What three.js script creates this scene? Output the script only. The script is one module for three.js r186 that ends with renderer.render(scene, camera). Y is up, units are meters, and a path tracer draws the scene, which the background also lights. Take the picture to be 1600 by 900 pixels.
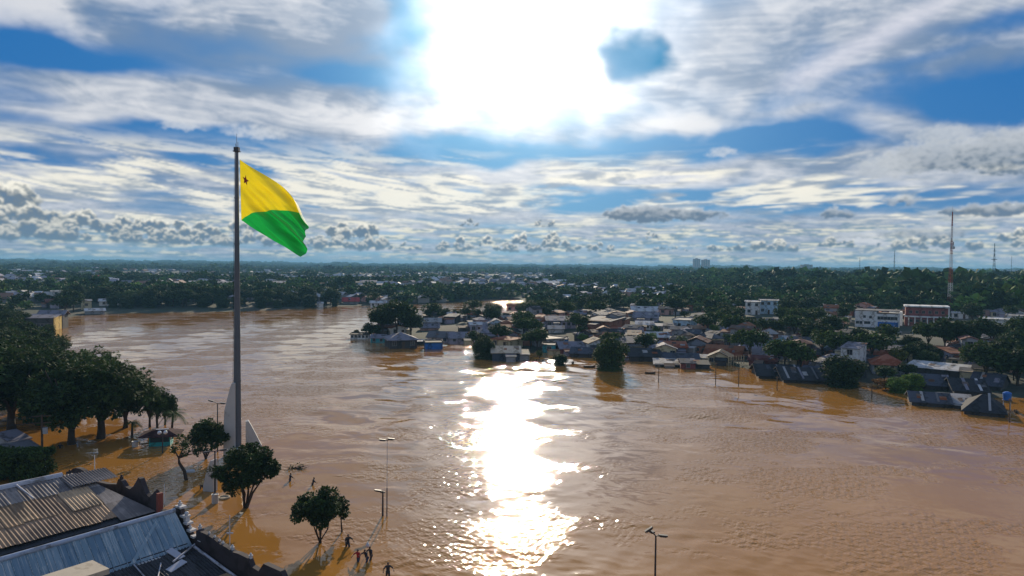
import * as THREE from 'three';
import { mergeGeometries, mergeVertices } from 'three/addons/utils/BufferGeometryUtils.js';
import { MarchingCubes } from 'three/addons/objects/MarchingCubes.js';
import { createNoise2D, createNoise3D } from 'simplex-noise';

// ------------------------------------------------------------------ camera, sky, sun, exposure
const scene = new THREE.Scene();
const EYE = 26;                                              // drone height over the flood, metres
const FOCAL = 1130;                                          // focal length in photograph pixels (1600 wide)
const camera = new THREE.PerspectiveCamera(2 * Math.atan(450 / FOCAL) * 180 / Math.PI, 16 / 9, 0.5, 30000);
camera.rotation.order = 'YXZ';
camera.position.set(0, EYE, 0);
camera.rotation.set(-Math.atan(35 / FOCAL), 0, 0.0096);
camera.updateMatrixWorld(true);
const SUN_AZ = 0.9, SUN_EL = 16.6;                           // degrees right of straight ahead, above the horizon
const SUN_COLOR = new THREE.Color().setRGB(1, 0.86, 0.66), SUN_POWER = 4.6;
const EXPOSURE = 1.1;
const FOG = { color: new THREE.Color().setRGB(0.30, 0.66, 0.95), density: 0.00015 };
const D2R = Math.PI / 180;
const dirOf = (az, el) => new THREE.Vector3(Math.sin(az * D2R) * Math.cos(el * D2R), Math.sin(el * D2R), -Math.cos(az * D2R) * Math.cos(el * D2R));

function rng(seed) { let s = seed >>> 0; return () => { s = (s + 0x6d2b79f5) >>> 0; let t = Math.imul(s ^ (s >>> 15), 1 | s); t = (t + Math.imul(t ^ (t >>> 7), 61 | t)) ^ t; return ((t ^ (t >>> 14)) >>> 0) / 4294967296; }; }
const clamp = (x, a = 0, b = 1) => x < a ? a : x > b ? b : x;
const sstep = (a, b, x) => { const t = clamp((x - a) / (b - a)); return t * t * (3 - 2 * t); };
const lerp = (a, b, t) => a + (b - a) * t;
const n2 = createNoise2D(rng(11)), n2b = createNoise2D(rng(23)), n3 = createNoise3D(rng(37));
function fbm(x, y, oct = 5, f = n2, gain = 0.5) { let s = 0, a = 1, t = 0; for (let i = 0; i < oct; i++) { s += a * f(x, y); t += a; a *= gain; x = x * 2.03 + 17.1; y = y * 2.03 - 9.7; } return s / t; }

// The sky: air that pales to the horizon, a torn high veil, low bands, a row of cumulus, and the veil glowing round the sun.
// Features are given in degrees: azimuth right of straight ahead, elevation.
const blob = (az, el, a, e, ra, re) => { const x = (az - a) / ra, y = (el - e) / re; return Math.exp(-(x * x + y * y)); };
const OPEN = [ // gaps of blue in the veil: az, el, ra, re, strength
  [-4.5, 8.7, 4.5, 1.2, 1.0], [12, 8.9, 13, .9, 1.0], [21, 9.8, 5, .9, .8], [-25, 9.0, 6, .75, .95], [-19, 8.0, 6, .8, .8], [-33, 13.4, 5, 1.0, 1.0], [-33, 6.3, 6, .6, .7],
  [-8.2, 17.8, 2.2, 3.2, .75], [-22, 15.6, 6, 1.1, .45], [-13, 14.2, 3.5, 1.2, .6], [30, 12.0, 9, 1.5, 1.1], [34, 9.8, 4, 1.2, .6], [22, 4.7, 9, .9, .7], [6, 5.2, 9, .8, .7], [31, 5.0, 7, .8, .6], [-4, 4.6, 5, .7, .6], [34, 15.8, 4, .7, .55]];
const VEIL = [ // thicker veil
  [-33, 17, 6, 1.6, .6], [-24, 11.6, 8, 1.4, .5], [-12, 10.8, 6, 1.3, .75], [-17, 18, 6, 2, .3], [16, 14, 7, 4, .45], [20, 17.5, 8, 2, .35], [14, 10.6, 8, .8, .4], [30, 18, 8, 1.5, .3], [30, 7.6, 7, 1.2, .6], [10, 6.9, 13, .6, .8], [-29, 10.2, 6, .6, .5], [-30, 7.4, 5, .6, .3]];
const TONE = [ // where that veil is dull grey-blue (negative) or bright
  [-26, 15.8, 7, 1.6, -.5], [-17, 15, 6, 1.5, -.55], [-10, 16.5, 4, 3, -.45], [-19.5, 12.8, 5, .8, -.45], [-34, 16.7, 4, 1.8, .6], [-12, 11, 5, 1, .45], [-21, 13.8, 4, .7, .2], [17, 16, 6, 3, -.12], [27, 15.5, 5, 1, -.3], [32, 13, 6, 2, -.4], [13, 11, 6, .9, .3], [25, 7.5, 5, .8, -.2], [-26, 17.5, 5, .8, .15]];
const HEAPS = [ // cumulus heaps: az, base el, half width, height, number of puffs
  [-35.5, 1.5, 4.2, 3.5, 46], [-30.0, 1.5, 2.6, 2.2, 28], [-26.4, 1.45, 2.4, 1.6, 22], [-24, 1.35, 2.6, 1.7, 26], [-20.3, 1.3, 2.2, 1.8, 24], [-16.4, 1.3, 1.5, .8, 12], [-12.6, 1.15, 3.0, 1.9, 28], [-8.4, 1.15, 1.2, .7, 10], [-4.6, 1.1, 1.5, 1.1, 16], [-1.6, 1.1, 1.5, 1.2, 18], [.6, 1.1, 1.5, 1.5, 18], [3.2, 1.15, 1.5, 1.5, 20], [6.6, 1.2, 2.2, .6, 14], [12.4, 1.3, 1.2, .4, 8], [18.4, 1.3, 3.2, .8, 18], [25.5, 1.6, 2.6, .8, 16], [30, 1.4, 3, .9, 18], [34.6, 1.5, 2.6, 1.0, 18], [-3.4, 3.05, .8, .5, 9], [2.5, 3.1, .9, .55, 9], [10.7, 2.2, .7, .5, 8], [-37.5, 1.4, 3, 2.4, 20], [39, 1.5, 3, 1.2, 14], [43, 1.4, 3, 1.6, 16], [-43, 1.5, 3.4, 2.6, 22]];
const PUFFS = (() => {
  const r = rng(91), out = [];
  for (const [az, e, w, h, n] of HEAPS) for (let i = 0; i < n; i++) {
    const t = i / n, x = (r() - .5) * 2, top = (1 - x * x * .9), yy = e + h * top * (.95 - .95 * t) * (.75 + .4 * r()), rad = (.20 + .20 * r()) * Math.sqrt(h * w) * .55 * (.7 + .5 * (1 - t));
    out.push([az + x * w, Math.max(e + rad * .55, yy), rad, r(), e, e + h]);
  }
  return out;
})();
const DARKS = [ // flat grey clouds nearer by: az, base el, half width, height, darkness
  [10.3, 3.75, 4.0, .85, .95], [13.8, 3.8, 3.2, .6, .8], [24.0, 3.75, 1.4, .55, .8], [30.2, 7.0, 4.6, 1.5, .55], [27, 6.6, 2.8, 1.2, .25], [34.2, 6.8, 4, 2.0, .6], [30.5, 8.7, 2.4, 1.0, .2], [33.5, 3.7, 4.0, .6, .85], [28.2, 4.6, 1.5, .4, .5], [29.5, 2.3, 3.5, .5, .55], [25, 2.2, 2.2, .3, .3], [16.2, 8.45, 1.5, .6, .05], [-24.5, 9.5, 2.0, .45, .0], [-19.5, 9.3, 3.0, .7, .0], [-12.5, 8.6, 1.6, .5, .1]];
function seg(az, el, a0, e0, a1, e1, w) { const dx = a1 - a0, dy = e1 - e0, t = clamp(((az - a0) * dx + (el - e0) * dy) / (dx * dx + dy * dy)); const x = az - a0 - t * dx, y = el - e0 - t * dy; return Math.exp(-(x * x + y * y) / (w * w)) * sstep(0, .25, t) * (1 - sstep(.7, 1, t) * .8); }
function skyAt(az, el, out) {
  const inFront = Math.abs(az) < 60;
  // clear air
  const lo = Math.exp(-Math.max(el, 0) / 3.4), hi = sstep(8, 60, el);
  let r = lerp(lerp(.015, .013, hi), .24, lo), g = lerp(lerp(.135, .080, hi), .41, lo), b = lerp(lerp(.40, .27, hi), .51, lo);
  const sx = (az - SUN_AZ) * Math.cos(el * D2R), sy = el - SUN_EL, sd = Math.hypot(sx, sy);
  const air = Math.exp(-sd / 10) + .28 * blob(az, el, -6.5, 17, 3.5, 6); r += .16 * air; g += .46 * air; b += .48 * air;
  // high veil on a plane above
  const y = Math.sin(el * D2R), c = Math.cos(el * D2R), k = 1 / (y + .09), X = Math.sin(az * D2R) * c * k, Z = Math.cos(az * D2R) * c * k;
  const wx = fbm(X * .55 + 3, Z * .55, 3), wz = fbm(X * .55 - 8, Z * .55 + 5, 3, n2b), wa1 = fbm(az * .11 + 5, el * .15, 4), wa2 = fbm(az * .11 - 7, el * .15 + 3, 4, n2b);
  const ux = X * .93 + Z * .36, uz = Z * .93 - X * .36;
  const v = fbm(ux * .36 + wx * .3, uz * .62 + wz * .35, 6, n2, .43) * .5 + .5;
  let tone = 0;
  let open = 0, thick = 0;
  if (inFront) {
    const wa = az + 3.0 * wa1, we = el + .8 * wa2 + .25 * wx;
    for (const o of OPEN) open += o[4] * blob(wa, we, o[0], o[1], o[2], o[3]);
    for (const o of TONE) tone += o[4] * blob(wa, we, o[0], o[1], o[2], o[3]);
    for (const o of VEIL) thick += o[4] * blob(wa, we, o[0], o[1], o[2], o[3]);
  }
  const cover = clamp(sstep(.16, .80, v + .50 * thick - .66 * open + .10)) * (.95 - .55 * hi);
  const tex = (fbm(ux * .9 + wz * .5, uz * 2.6 + wx * .7, 7, n2b, .52) * .8 + fbm(az * .30 + 3 * wx + el * .12, el * 1.5 + 2 * wz + az * .10, 6, n2, .58) * .55) * .5 + .5;
  const shade = sstep(.22, .80, .5 * tex + .5 * (fbm(az * .06 - 20, el * .16 + 9 + wa1 * .5, 4) * .5 + .5) + .75 * tone + .1 * thick - .03);
  const back = Math.exp(-sd / 11);
  const vr = lerp(.155, .66, shade) + .34 * back, vg = lerp(.235, .67, shade) + .31 * back, vb = lerp(.36, .70, shade) + .25 * back;
  r = lerp(r, vr, cover); g = lerp(g, vg, cover); b = lerp(b, vb, cover);
  if (inFront) { const s1 = seg(az + .4 * wz, el + .3 * wx, 18.2, 12.4, 33, 18.6, .75) * .6 * (.6 + .6 * tex); r = lerp(r, .82, s1); g = lerp(g, .80, s1); b = lerp(b, .86, s1); }
  // low bands of altocumulus, cream where the light comes through
  const bandMask = sstep(1.8, 3.4, el) * (1 - sstep(7.0, 9.6, el));
  if (bandMask > 0) {
    const elS = el + .11 * Math.min(0, az + 2), q = az * .075 + 40, w = fbm(q * .7, elS * .5, 3, n2b);
    const bn = .62 * (fbm(q + w * .5, elS * .78 + w * .9, 6, n2, .5) * .5 + .5) + .38 * (fbm(X * .9 + 11, Z * .5 - 3, 5, n2b, .5) * .5 + .5);
    const left = inFront ? sstep(2, -12, az) : .5;
    const mid = inFront ? .5 * blob(az, el, 20.5, 5.6, 6.0, .75) + .3 * blob(az, el, 24, 5.2, 5, .6) + .32 * blob(az, el, -7, 5.2, 6, .7) + .42 * blob(az, el, 8, 6.9, 10, .5) : 0;
    const gap = inFront ? .3 * blob(az, el, -30, 7.4, 7, .5) + .25 * blob(az, el, -26, 3.9, 10, .4) : 0;
    const m = bandMask * sstep(.42, .64, bn + .13 * left + .42 * mid - .03 - gap);
    const lit = sstep(.36, .68, fbm(q * 2.4 + 9, elS * 2.1 + w, 5, n2b) * .5 + .5 + .14 * left * sstep(4, 6, el) + .3 * mid);
    const R = lerp(.30, .94, lit), Gc = lerp(.36, .89, lit), B = lerp(.43, .75, lit);
    r = lerp(r, R, m * .84); g = lerp(g, Gc, m * .84); b = lerp(b, B, m * .84);
  }
  // bright small cloud lines low over the land
  if (el < 3.8) {
    const m = sstep(.52, .66, fbm(az * .16 + 70, el * 1.9, 6, n2b, .55) * .5 + .5 + .06) * sstep(0.1, .5, el) * (1 - sstep(2.6, 3.8, el));
    const lit = sstep(.35, .65, fbm(az * .5, el * 3.5 + 40, 4) * .5 + .5);
    r = lerp(r, lerp(.17, .80, lit), m * .85); g = lerp(g, lerp(.27, .77, lit), m * .85); b = lerp(b, lerp(.35, .62, lit), m * .85);
  }
  // heaps: dark toward us, the rims lit from behind
  if (el < 11 && el > .3) {
    const wa = az + .35 * fbm(az * .9, el * .9, 3), we = el + .16 * fbm(az * 1.1 + 5, el * 1.1, 3, n2b);
    const bil = (a, e) => { let s = 0, t = 0, amp = 1, f = .85; for (let i = 0; i < 5; i++) { s += amp * (1 - Math.abs(n2(a * f + 31 * i, e * f * 1.25 - 13 * i))); t += amp; amp *= .55; f *= 2.05; } return s / t; };
    let best = -1; const bl = bil(wa, we);
    if (inFront && el < 10.5) {
      const low = Math.exp(-Math.max(0, el - .8) / 1.6), fine = .10 * fbm(az * 2.6, el * 2.6, 4, n2b), pa = az + .22 * fbm(az * 1.3, el * 1.3, 3), pe = el + .14 * fbm(az * 1.4 + 5, el * 1.4, 3, n2b);
      for (const p of PUFFS) {
        const dx = (pa - p[0]) / p[2] * .82, dy = (pe - p[1]) / p[2]; if (dx * dx + dy * dy > 1.7) continue;
        const d = Math.hypot(dx, dy) + fine * 2.2, a = (1 - sstep(.80, 1.02, d)) * sstep(p[4] - .25, p[4] + .12, pe + fine); if (a <= 0) continue;
        const up = dy / Math.max(d, .2), rise = clamp((p[1] - p[4]) / (p[5] - p[4] + .01)), lit = clamp(sstep(.40, .92, d) * sstep(-.25, .7, up) * (.62 + .6 * rise) + .10 * p[3] * rise + .7 * fine);
        const R = lerp(lerp(.06, .11, low), .92, lit), Gc = lerp(lerp(.11, .18, low), .88, lit), B = lerp(lerp(.17, .25, low), .76, lit);
        r = lerp(r, R, a); g = lerp(g, Gc, a); b = lerp(b, B, a);
      }
    } else if (!inFront) {
      const hgt = 1.2 + 1.2 * (fbm(az * .06, 4, 3) * .5 + .5), h = (we - 1.3) / hgt, best = h > -.6 && h < 1.8 ? (.75 - h) * .7 + (bl - .62) * 1.5 + (h < 0 ? h * 3.4 : 0) : -1;
      if (best > 0) { const a = sstep(0, .25, best), lit = clamp(.25 + .8 * (1 - sstep(.05, .5, best))); r = lerp(r, lerp(.2, .9, lit), a); g = lerp(g, lerp(.27, .87, lit), a); b = lerp(b, lerp(.35, .78, lit), a); }
    }
    if (inFront) for (const p of DARKS) {
      const fa = az + .5 * fbm(az * .7 + 50, el * .8, 4, n2, .45), fe = el + .3 * fbm(az * .7, el * 1.1 + 30, 5, n2b, .5), x = (fa - p[0]) / p[2], h = (fe - p[1]) / p[3]; if (Math.abs(x) > 1.3 || h < -1 || h > 2) continue;
      const w = 1 - x * x, d = w * .9 - (h < .35 ? Math.pow((.35 - h) / .62, 2) : Math.pow((h - .35) / (.45 + .35 * w), 2)) * .55 + .16 * fbm(az * 2.2, el * 2.6, 4);
      const tx = fbm(az * 1.1 + 3, el * 1.7, 5, n2b, .55), a = sstep(.04, .46 + .5 * (1 - p[4]), d + .22 * tx) * (.62 + .34 * p[4]); if (a <= 0) continue;
      const dk = clamp(p[4] * sstep(.02, .5, d) * (1.2 - .75 * h) * (1 + .9 * tx) + .06 + .35 * Math.max(0, -tx));
      r = lerp(r, lerp(.70, .075, dk), a); g = lerp(g, lerp(.72, .130, dk), a); b = lerp(b, lerp(.74, .20, dk), a);
    }
  }
  // the veil round the sun
  if (sd < 40) {
    const f1 = fbm(az * .16 + 11, el * .24, 4, n2, .36), f2 = fbm(az * .16 - 4, el * .24 + 8, 4, n2b, .36), ga = az + 3.2 * f1, ge = el + 1.7 * f2 + .5 * f1;
    let m = Math.pow(sstep(-13, -2.6, ga) * sstep(8.6, 13.4, ge + .08 * Math.abs(az - 1)) * (1 - sstep(4, 17.5, ga + .4 * (17 - ge))), 1.25) * (1 - sstep(24, 31, ge));
    const e = Math.hypot((az - 2.6) / 8.6, (el - 17.6) / (el < 17.6 ? 6.6 : 9));
    const hx = (az - 9.7 + 1.5 * f2 + .25 * tex) / 2.5, hy = (el - 16.1 + 1.3 * f1) / 1.95, hole = 1 - sstep(.42, 1.25, Math.pow(Math.pow(Math.abs(hx), 2.6) + Math.pow(Math.abs(hy), 2.6), 1 / 2.6));
    m *= 1 - .95 * hole;
    const core = Math.exp(-sd * sd / 5) * 2.4 + Math.exp(-sd / 4) * .5 * (1 - .8 * hole);
    const haze = Math.exp(-Math.max(0, e - .5) * 1.45) * .62 * (1 - .9 * hole);
    r += haze * .80 + m * (.52 + core); g += haze * .80 + m * (.50 + core * .95); b += haze * .78 + m * (.48 + core * .86);
    if (hole > 0) { const f = .10 * (f1 + f2) - .05 * hx; r = lerp(r, .13 + f, hole * .93); g = lerp(g, .36 + f, hole * .93); b = lerp(b, .60 + f, hole * .93); }
  }
  out[0] = r; out[1] = g; out[2] = b;
}
{
  const W = 4096, H = 2048, data = new Float32Array(W * H * 4), o = [0, 0, 0];
  for (let j = H / 2; j < H; j++) {
    const el = ((j + .5) / H - .5) * 180, coarse = el > 26;
    for (let i = 0; i < W; i++) {
      const phi = ((i + .5) / W - .5) * 2 * Math.PI, at = (j * W + i) * 4;     // atan2(z, x)
      let az = (phi + Math.PI / 2) / D2R; if (az > 180) az -= 360;
      const rough = coarse || Math.abs(az) > 48;
      if (rough && ((i & 3) || (j & 3))) { const s = ((j & ~3) * W + (i & ~3)) * 4; if (j - (j & 3) >= H / 2) { data[at] = data[s]; data[at + 1] = data[s + 1]; data[at + 2] = data[s + 2]; data[at + 3] = 1; continue; } }
      skyAt(az, el, o);
      data[at] = o[0]; data[at + 1] = o[1]; data[at + 2] = o[2]; data[at + 3] = 1;
    }
  }
  for (let j = 0; j < H / 2; j++) for (let i = 0; i < W; i++) { const at = (j * W + i) * 4; data[at] = .16; data[at + 1] = .15; data[at + 2] = .13; data[at + 3] = 1; }
  const tex = new THREE.DataTexture(data, W, H, THREE.RGBAFormat, THREE.FloatType);
  tex.mapping = THREE.EquirectangularReflectionMapping; tex.magFilter = THREE.LinearFilter; tex.needsUpdate = true;
  scene.background = tex; scene.environment = tex;
}
const sun = new THREE.DirectionalLight(SUN_COLOR, SUN_POWER);
sun.name = 'sun';
sun.position.copy(dirOf(SUN_AZ, SUN_EL)).multiplyScalar(600).add(new THREE.Vector3(0, 0, -180));
sun.target.position.set(0, 0, -180);
sun.castShadow = true;
sun.shadow.mapSize.set(4096, 4096);
Object.assign(sun.shadow.camera, { left: -320, right: 320, top: 320, bottom: -320, near: 1, far: 1500 });
scene.add(sun, sun.target);
scene.fog = new THREE.FogExp2(FOG.color, FOG.density);
const renderer = new THREE.WebGLRenderer({ antialias: true });
renderer.toneMapping = THREE.LinearToneMapping;
renderer.toneMappingExposure = EXPOSURE;
renderer.shadowMap.enabled = true;

// ------------------------------------------------------------------ helpers
const V = (x, y, z) => new THREE.Vector3(x, y, z);
const ray = (px, py) => V((px - 800) / FOCAL, -(py - 450) / FOCAL, -1).applyQuaternion(camera.quaternion);
// the point of the place seen at a photograph pixel, at height h above the flood
const G = (px, py, h = 0) => { const r = ray(px, py), t = (h - EYE) / r.y; return V(r.x * t, h, r.z * t); };
// ... and at a given distance ahead
const AT = (px, py, depth) => { const r = ray(px, py), t = -depth / r.z; return V(r.x * t, EYE + r.y * t, r.z * t); };
const seen = (p) => { const q = p.clone().applyMatrix4(camera.matrixWorldInverse); return [800 - q.x / q.z * FOCAL, 450 + q.y / q.z * FOCAL, -q.z]; };
const used = {};
function numbered(name) { const k = used[name] = (used[name] || 0) + 1; return k === 1 ? name : `${name}_${String(k - 1).padStart(3, '0')}`; }
function tag(o, label, category, group, kind) { if (label) o.userData.label = label; if (category) o.userData.category = category; if (group) o.userData.group = group; if (kind) o.userData.kind = kind; return o; }
function thing(name, p, turn, label, category, group) {
  const o = new THREE.Group(); o.name = numbered(name); o.position.copy(p); o.rotation.y = turn || 0; scene.add(o);
  return tag(o, label, category, group);
}
function part(name, geo, material, parent) { const m = new THREE.Mesh(geo, material); m.name = name; (parent || scene).add(m); return m; }
function copyOf(src, p, turn, scale, label, category, group) {
  const o = src.clone(); o.name = numbered(src.name.replace(/_\d{3}$/, '')); o.position.copy(p); o.rotation.set(0, turn || 0, 0); if (scale) o.scale.copy(scale);
  o.userData = {}; scene.add(o); return tag(o, label, category, group);
}
// geometry: everything non-indexed with position, normal and uv in metres
function plain(g) { const h = g.index ? g.toNonIndexed() : g; for (const k of Object.keys(h.attributes)) if (!['position', 'normal', 'uv'].includes(k)) h.deleteAttribute(k); return h; }
function metreUV(g) {
  const p = g.attributes.position, n = p.count, uv = new Float32Array(n * 2), a = V(), b = V(), c = V(), nn = V();
  for (let i = 0; i < n; i += 3) {
    a.fromBufferAttribute(p, i); b.fromBufferAttribute(p, i + 1); c.fromBufferAttribute(p, i + 2);
    nn.copy(b).sub(a).cross(c.clone().sub(a)); const x = Math.abs(nn.x), y = Math.abs(nn.y), z = Math.abs(nn.z);
    for (let k = 0; k < 3; k++) { const q = [a, b, c][k]; const u = y >= x && y >= z ? [q.x, q.z] : x >= z ? [q.z, q.y] : [q.x, q.y]; uv[(i + k) * 2] = u[0]; uv[(i + k) * 2 + 1] = u[1]; }
  }
  g.setAttribute('uv', new THREE.BufferAttribute(uv, 2)); return g;
}
const join = (list) => metreUV(list.length === 1 ? plain(list[0]) : mergeGeometries(list.map(plain)));
const box = (w, h, d, x = 0, y = 0, z = 0, ry = 0) => { const g = new THREE.BoxGeometry(w, h, d); if (ry) g.rotateY(ry); return g.translate(x, y + h / 2, z); };   // y is the underside
function faces(pts, tris) { const g = new THREE.BufferGeometry(), v = []; for (const t of tris) for (const i of t) v.push(...pts[i]); g.setAttribute('position', new THREE.BufferAttribute(new Float32Array(v), 3)); g.computeVertexNormals(); g.setAttribute('uv', new THREE.BufferAttribute(new Float32Array(v.length / 3 * 2), 2)); return g; }
// a convex or simple polygon in x-y pushed d deep along z, centred on z = 0
function prism(poly, d) { const s = new THREE.Shape(poly.map(([x, y]) => new THREE.Vector2(x, y))); return new THREE.ExtrudeGeometry(s, { depth: d, bevelEnabled: false }).translate(0, 0, -d / 2); }
function rod(a, b, r0, r1 = r0, seg = 6) { const d = b.clone().sub(a), L = d.length(), g = new THREE.CylinderGeometry(r1, r0, L, seg, 1); g.translate(0, L / 2, 0); g.applyQuaternion(new THREE.Quaternion().setFromUnitVectors(V(0, 1, 0), d.normalize())); return g.translate(a.x, a.y, a.z); }
// a bent limb: points and radii
function limb(pts, radii, seg = 7) {
  const pos = [], rings = []; const up = V(0, 1, 0);
  for (let i = 0; i < pts.length; i++) {
    const t = pts[Math.min(i + 1, pts.length - 1)].clone().sub(pts[Math.max(i - 1, 0)]).normalize(); const s = Math.abs(t.y) > .98 ? V(1, 0, 0) : t.clone().cross(up).normalize(), w = s.clone().cross(t);
    rings.push(Array.from({ length: seg }, (_, k) => { const a = k / seg * 2 * Math.PI; return pts[i].clone().addScaledVector(s, Math.cos(a) * radii[i]).addScaledVector(w, Math.sin(a) * radii[i]); }));
  }
  const nrm = [];
  for (let i = 0; i + 1 < rings.length; i++) for (let k = 0; k < seg; k++) {
    const q = [[i, k], [i, (k + 1) % seg], [i + 1, (k + 1) % seg], [i + 1, k]];
    for (const t of [[0, 2, 1], [0, 3, 2]]) for (const j of t) { const [a, c] = q[j], P = rings[a][c], N = P.clone().sub(pts[a]).normalize(); pos.push(P.x, P.y, P.z); nrm.push(N.x, N.y, N.z); }
  }
  const g = new THREE.BufferGeometry(); g.setAttribute('position', new THREE.BufferAttribute(new Float32Array(pos), 3)); g.setAttribute('normal', new THREE.BufferAttribute(new Float32Array(nrm), 3)); g.setAttribute('uv', new THREE.BufferAttribute(new Float32Array(pos.length / 3 * 2), 2)); return g;
}

// ------------------------------------------------------------------ textures and materials
// noise that tiles: value noise with wrapped corners
function tileNoise(seed, cells) { const r = rng(seed), t = new Float32Array(cells * cells); for (let i = 0; i < t.length; i++) t[i] = r(); return (x, y) => { let i = Math.floor(x), j = Math.floor(y), u = x - i, v = y - j; u = u * u * (3 - 2 * u); v = v * v * (3 - 2 * v); const w = (a, b) => t[(((b % cells) + cells) % cells) * cells + (((a % cells) + cells) % cells)]; return lerp(lerp(w(i, j), w(i + 1, j), u), lerp(w(i, j + 1), w(i + 1, j + 1), u), v); }; }
function tileFbm(seed, base, oct, sx = 1, sy = 1) { const fs = Array.from({ length: oct }, (_, i) => tileNoise(seed + i, base << i)); return (u, v) => { let s = 0, a = 1, t = 0; for (let i = 0; i < oct; i++) { const c = base << i; s += a * fs[i](u * c * sx, v * c * sy); t += a; a *= .55; } return s / t; }; }
function dataTex(n, fn, srgb) {
  const d = new Uint8Array(n * n * 4); for (let j = 0; j < n; j++) for (let i = 0; i < n; i++) { const c = fn((i + .5) / n, (j + .5) / n), at = (j * n + i) * 4; if (typeof c === 'number') d[at] = d[at + 1] = d[at + 2] = clamp(c) * 255; else { d[at] = clamp(c[0]) * 255; d[at + 1] = clamp(c[1]) * 255; d[at + 2] = clamp(c[2]) * 255; } d[at + 3] = 255; }
  const t = new THREE.DataTexture(d, n, n); t.wrapS = t.wrapT = THREE.RepeatWrapping; t.magFilter = THREE.LinearFilter; t.minFilter = THREE.LinearMipmapLinearFilter; if (srgb) t.colorSpace = THREE.SRGBColorSpace; t.needsUpdate = true; return t;
}
const every = (t, m) => { const c = t.clone(); c.repeat.set(1 / m, 1 / m); c.needsUpdate = true; return c; };
const fA = tileFbm(101, 4, 6), fB = tileFbm(211, 3, 6), fC = tileFbm(307, 8, 5);
const tf1 = tileFbm(401, 3, 7, 1, 2), tf2 = tileFbm(503, 6, 6, 1, 3);
const tsA = tileNoise(611, 64), tsB = tileNoise(613, 128), tileStreak = (u, v) => .6 * tsA(u * 64, v * 64 / 16) + .4 * tsB(u * 128, v * 128 / 32);
const blotch = dataTex(512, (u, v) => { const a = fA(u, v), b = fB(u, v), s = .62 + .5 * (a - .5) + .55 * Math.max(0, b - .35); return [s, s * (.985 - .03 * b), s * (.96 - .06 * b)]; });
const stain = dataTex(512, (u, v) => { const a = fA(u, v), b = fB(v, u), c = fC(u, v), d = sstep(.52, .66, b) * .45 + sstep(.58, .64, a * .6 + c * .4) * .25; const s = .98 - d + .3 * (c - .5); return [s, s * (1 - .12 * d), s * (1 - .28 * d)]; });
const rustMap = dataTex(512, (u, v) => { const a = fB(u, v), c = fC(u, v), m = sstep(.42, .62, a * .65 + c * .35); return [lerp(1, .62, m), lerp(.97, .36, m), lerp(.95, .20, m)].map((x) => x * (.8 + .4 * (c - .3))); });
const blotch6 = every(blotch, 6), stain4 = every(stain, 4), stain9 = every(stain, 9), rust5 = every(rustMap, 5), blotch1 = every(blotch, 1.5);
const lin = (r, g, b) => new THREE.Color().setRGB(r, g, b);
function mat(c, rough = .8, map = null, more = {}) { return new THREE.MeshStandardMaterial({ color: Array.isArray(c) ? lin(...c) : c, roughness: rough, metalness: 0, map, ...more }); }
const hues = new Map();
// wall and roof paints by name, shared
const PAINT = { white: [.74, .73, .70], cream: [.66, .55, .34], paleblue: [.46, .62, .74], teal: [.06, .34, .38], blue: [.04, .16, .48], grey: [.34, .34, .35], pink: [.56, .33, .28], red: [.36, .07, .05], maroon: [.24, .075, .07], brick: [.30, .13, .08], dark: [.07, .065, .065], tan: [.48, .37, .25], orange: [.60, .24, .04], green: [.20, .34, .22], yellow: [.70, .50, .14], slate: [.07, .085, .12], brown: [.16, .10, .07], concrete: [.36, .35, .33], violet: [.42, .38, .46] };
const ROOFS = { lilac: [.235, .22, .25], dark: [.040, .040, .044], slate: [.075, .08, .10], grey: [.145, .14, .145], pale: [.37, .35, .33], white: [.58, .57, .55], rust: [.34, .15, .08], tile: [.40, .15, .085], red: [.46, .06, .06], maroon: [.16, .06, .06], tan: [.55, .46, .34], teal: [.06, .17, .20], brown: [.17, .12, .09] };
function paint(name) { const k = 'w' + name; if (!hues.has(k)) hues.set(k, mat(PAINT[name], .95, stain4)); return hues.get(k); }
function roofing(name) { const k = 'r' + name; if (!hues.has(k)) hues.set(k, new THREE.MeshPhysicalMaterial({ color: lin(...ROOFS[name]), roughness: .82, specularIntensity: .35, map: ['rust', 'maroon', 'tile', 'brown'].includes(name) ? rust5 : stain4 })); return hues.get(k); }
const M = {
  pane: mat([.02, .025, .03], .12), frame: mat([.30, .29, .27], .8), bark: mat([.085, .062, .045], .95, blotch1), concrete: mat([.52, .50, .46], .8, stain9), steel: mat([.11, .125, .145], .5, stain4, { metalness: .35 }),
  darkMetal: mat([.035, .035, .04], .5), galvan: mat([.42, .44, .46], .42, stain4, { metalness: .4 }), white: mat([.78, .77, .74], .55), wood: mat([.14, .09, .055], .85, blotch1), cable: mat([.015, .015, .017], .6),
  glass: mat([.72, .74, .75], .15), dirt: mat([.16, .095, .045], .95, blotch6),
};

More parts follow.
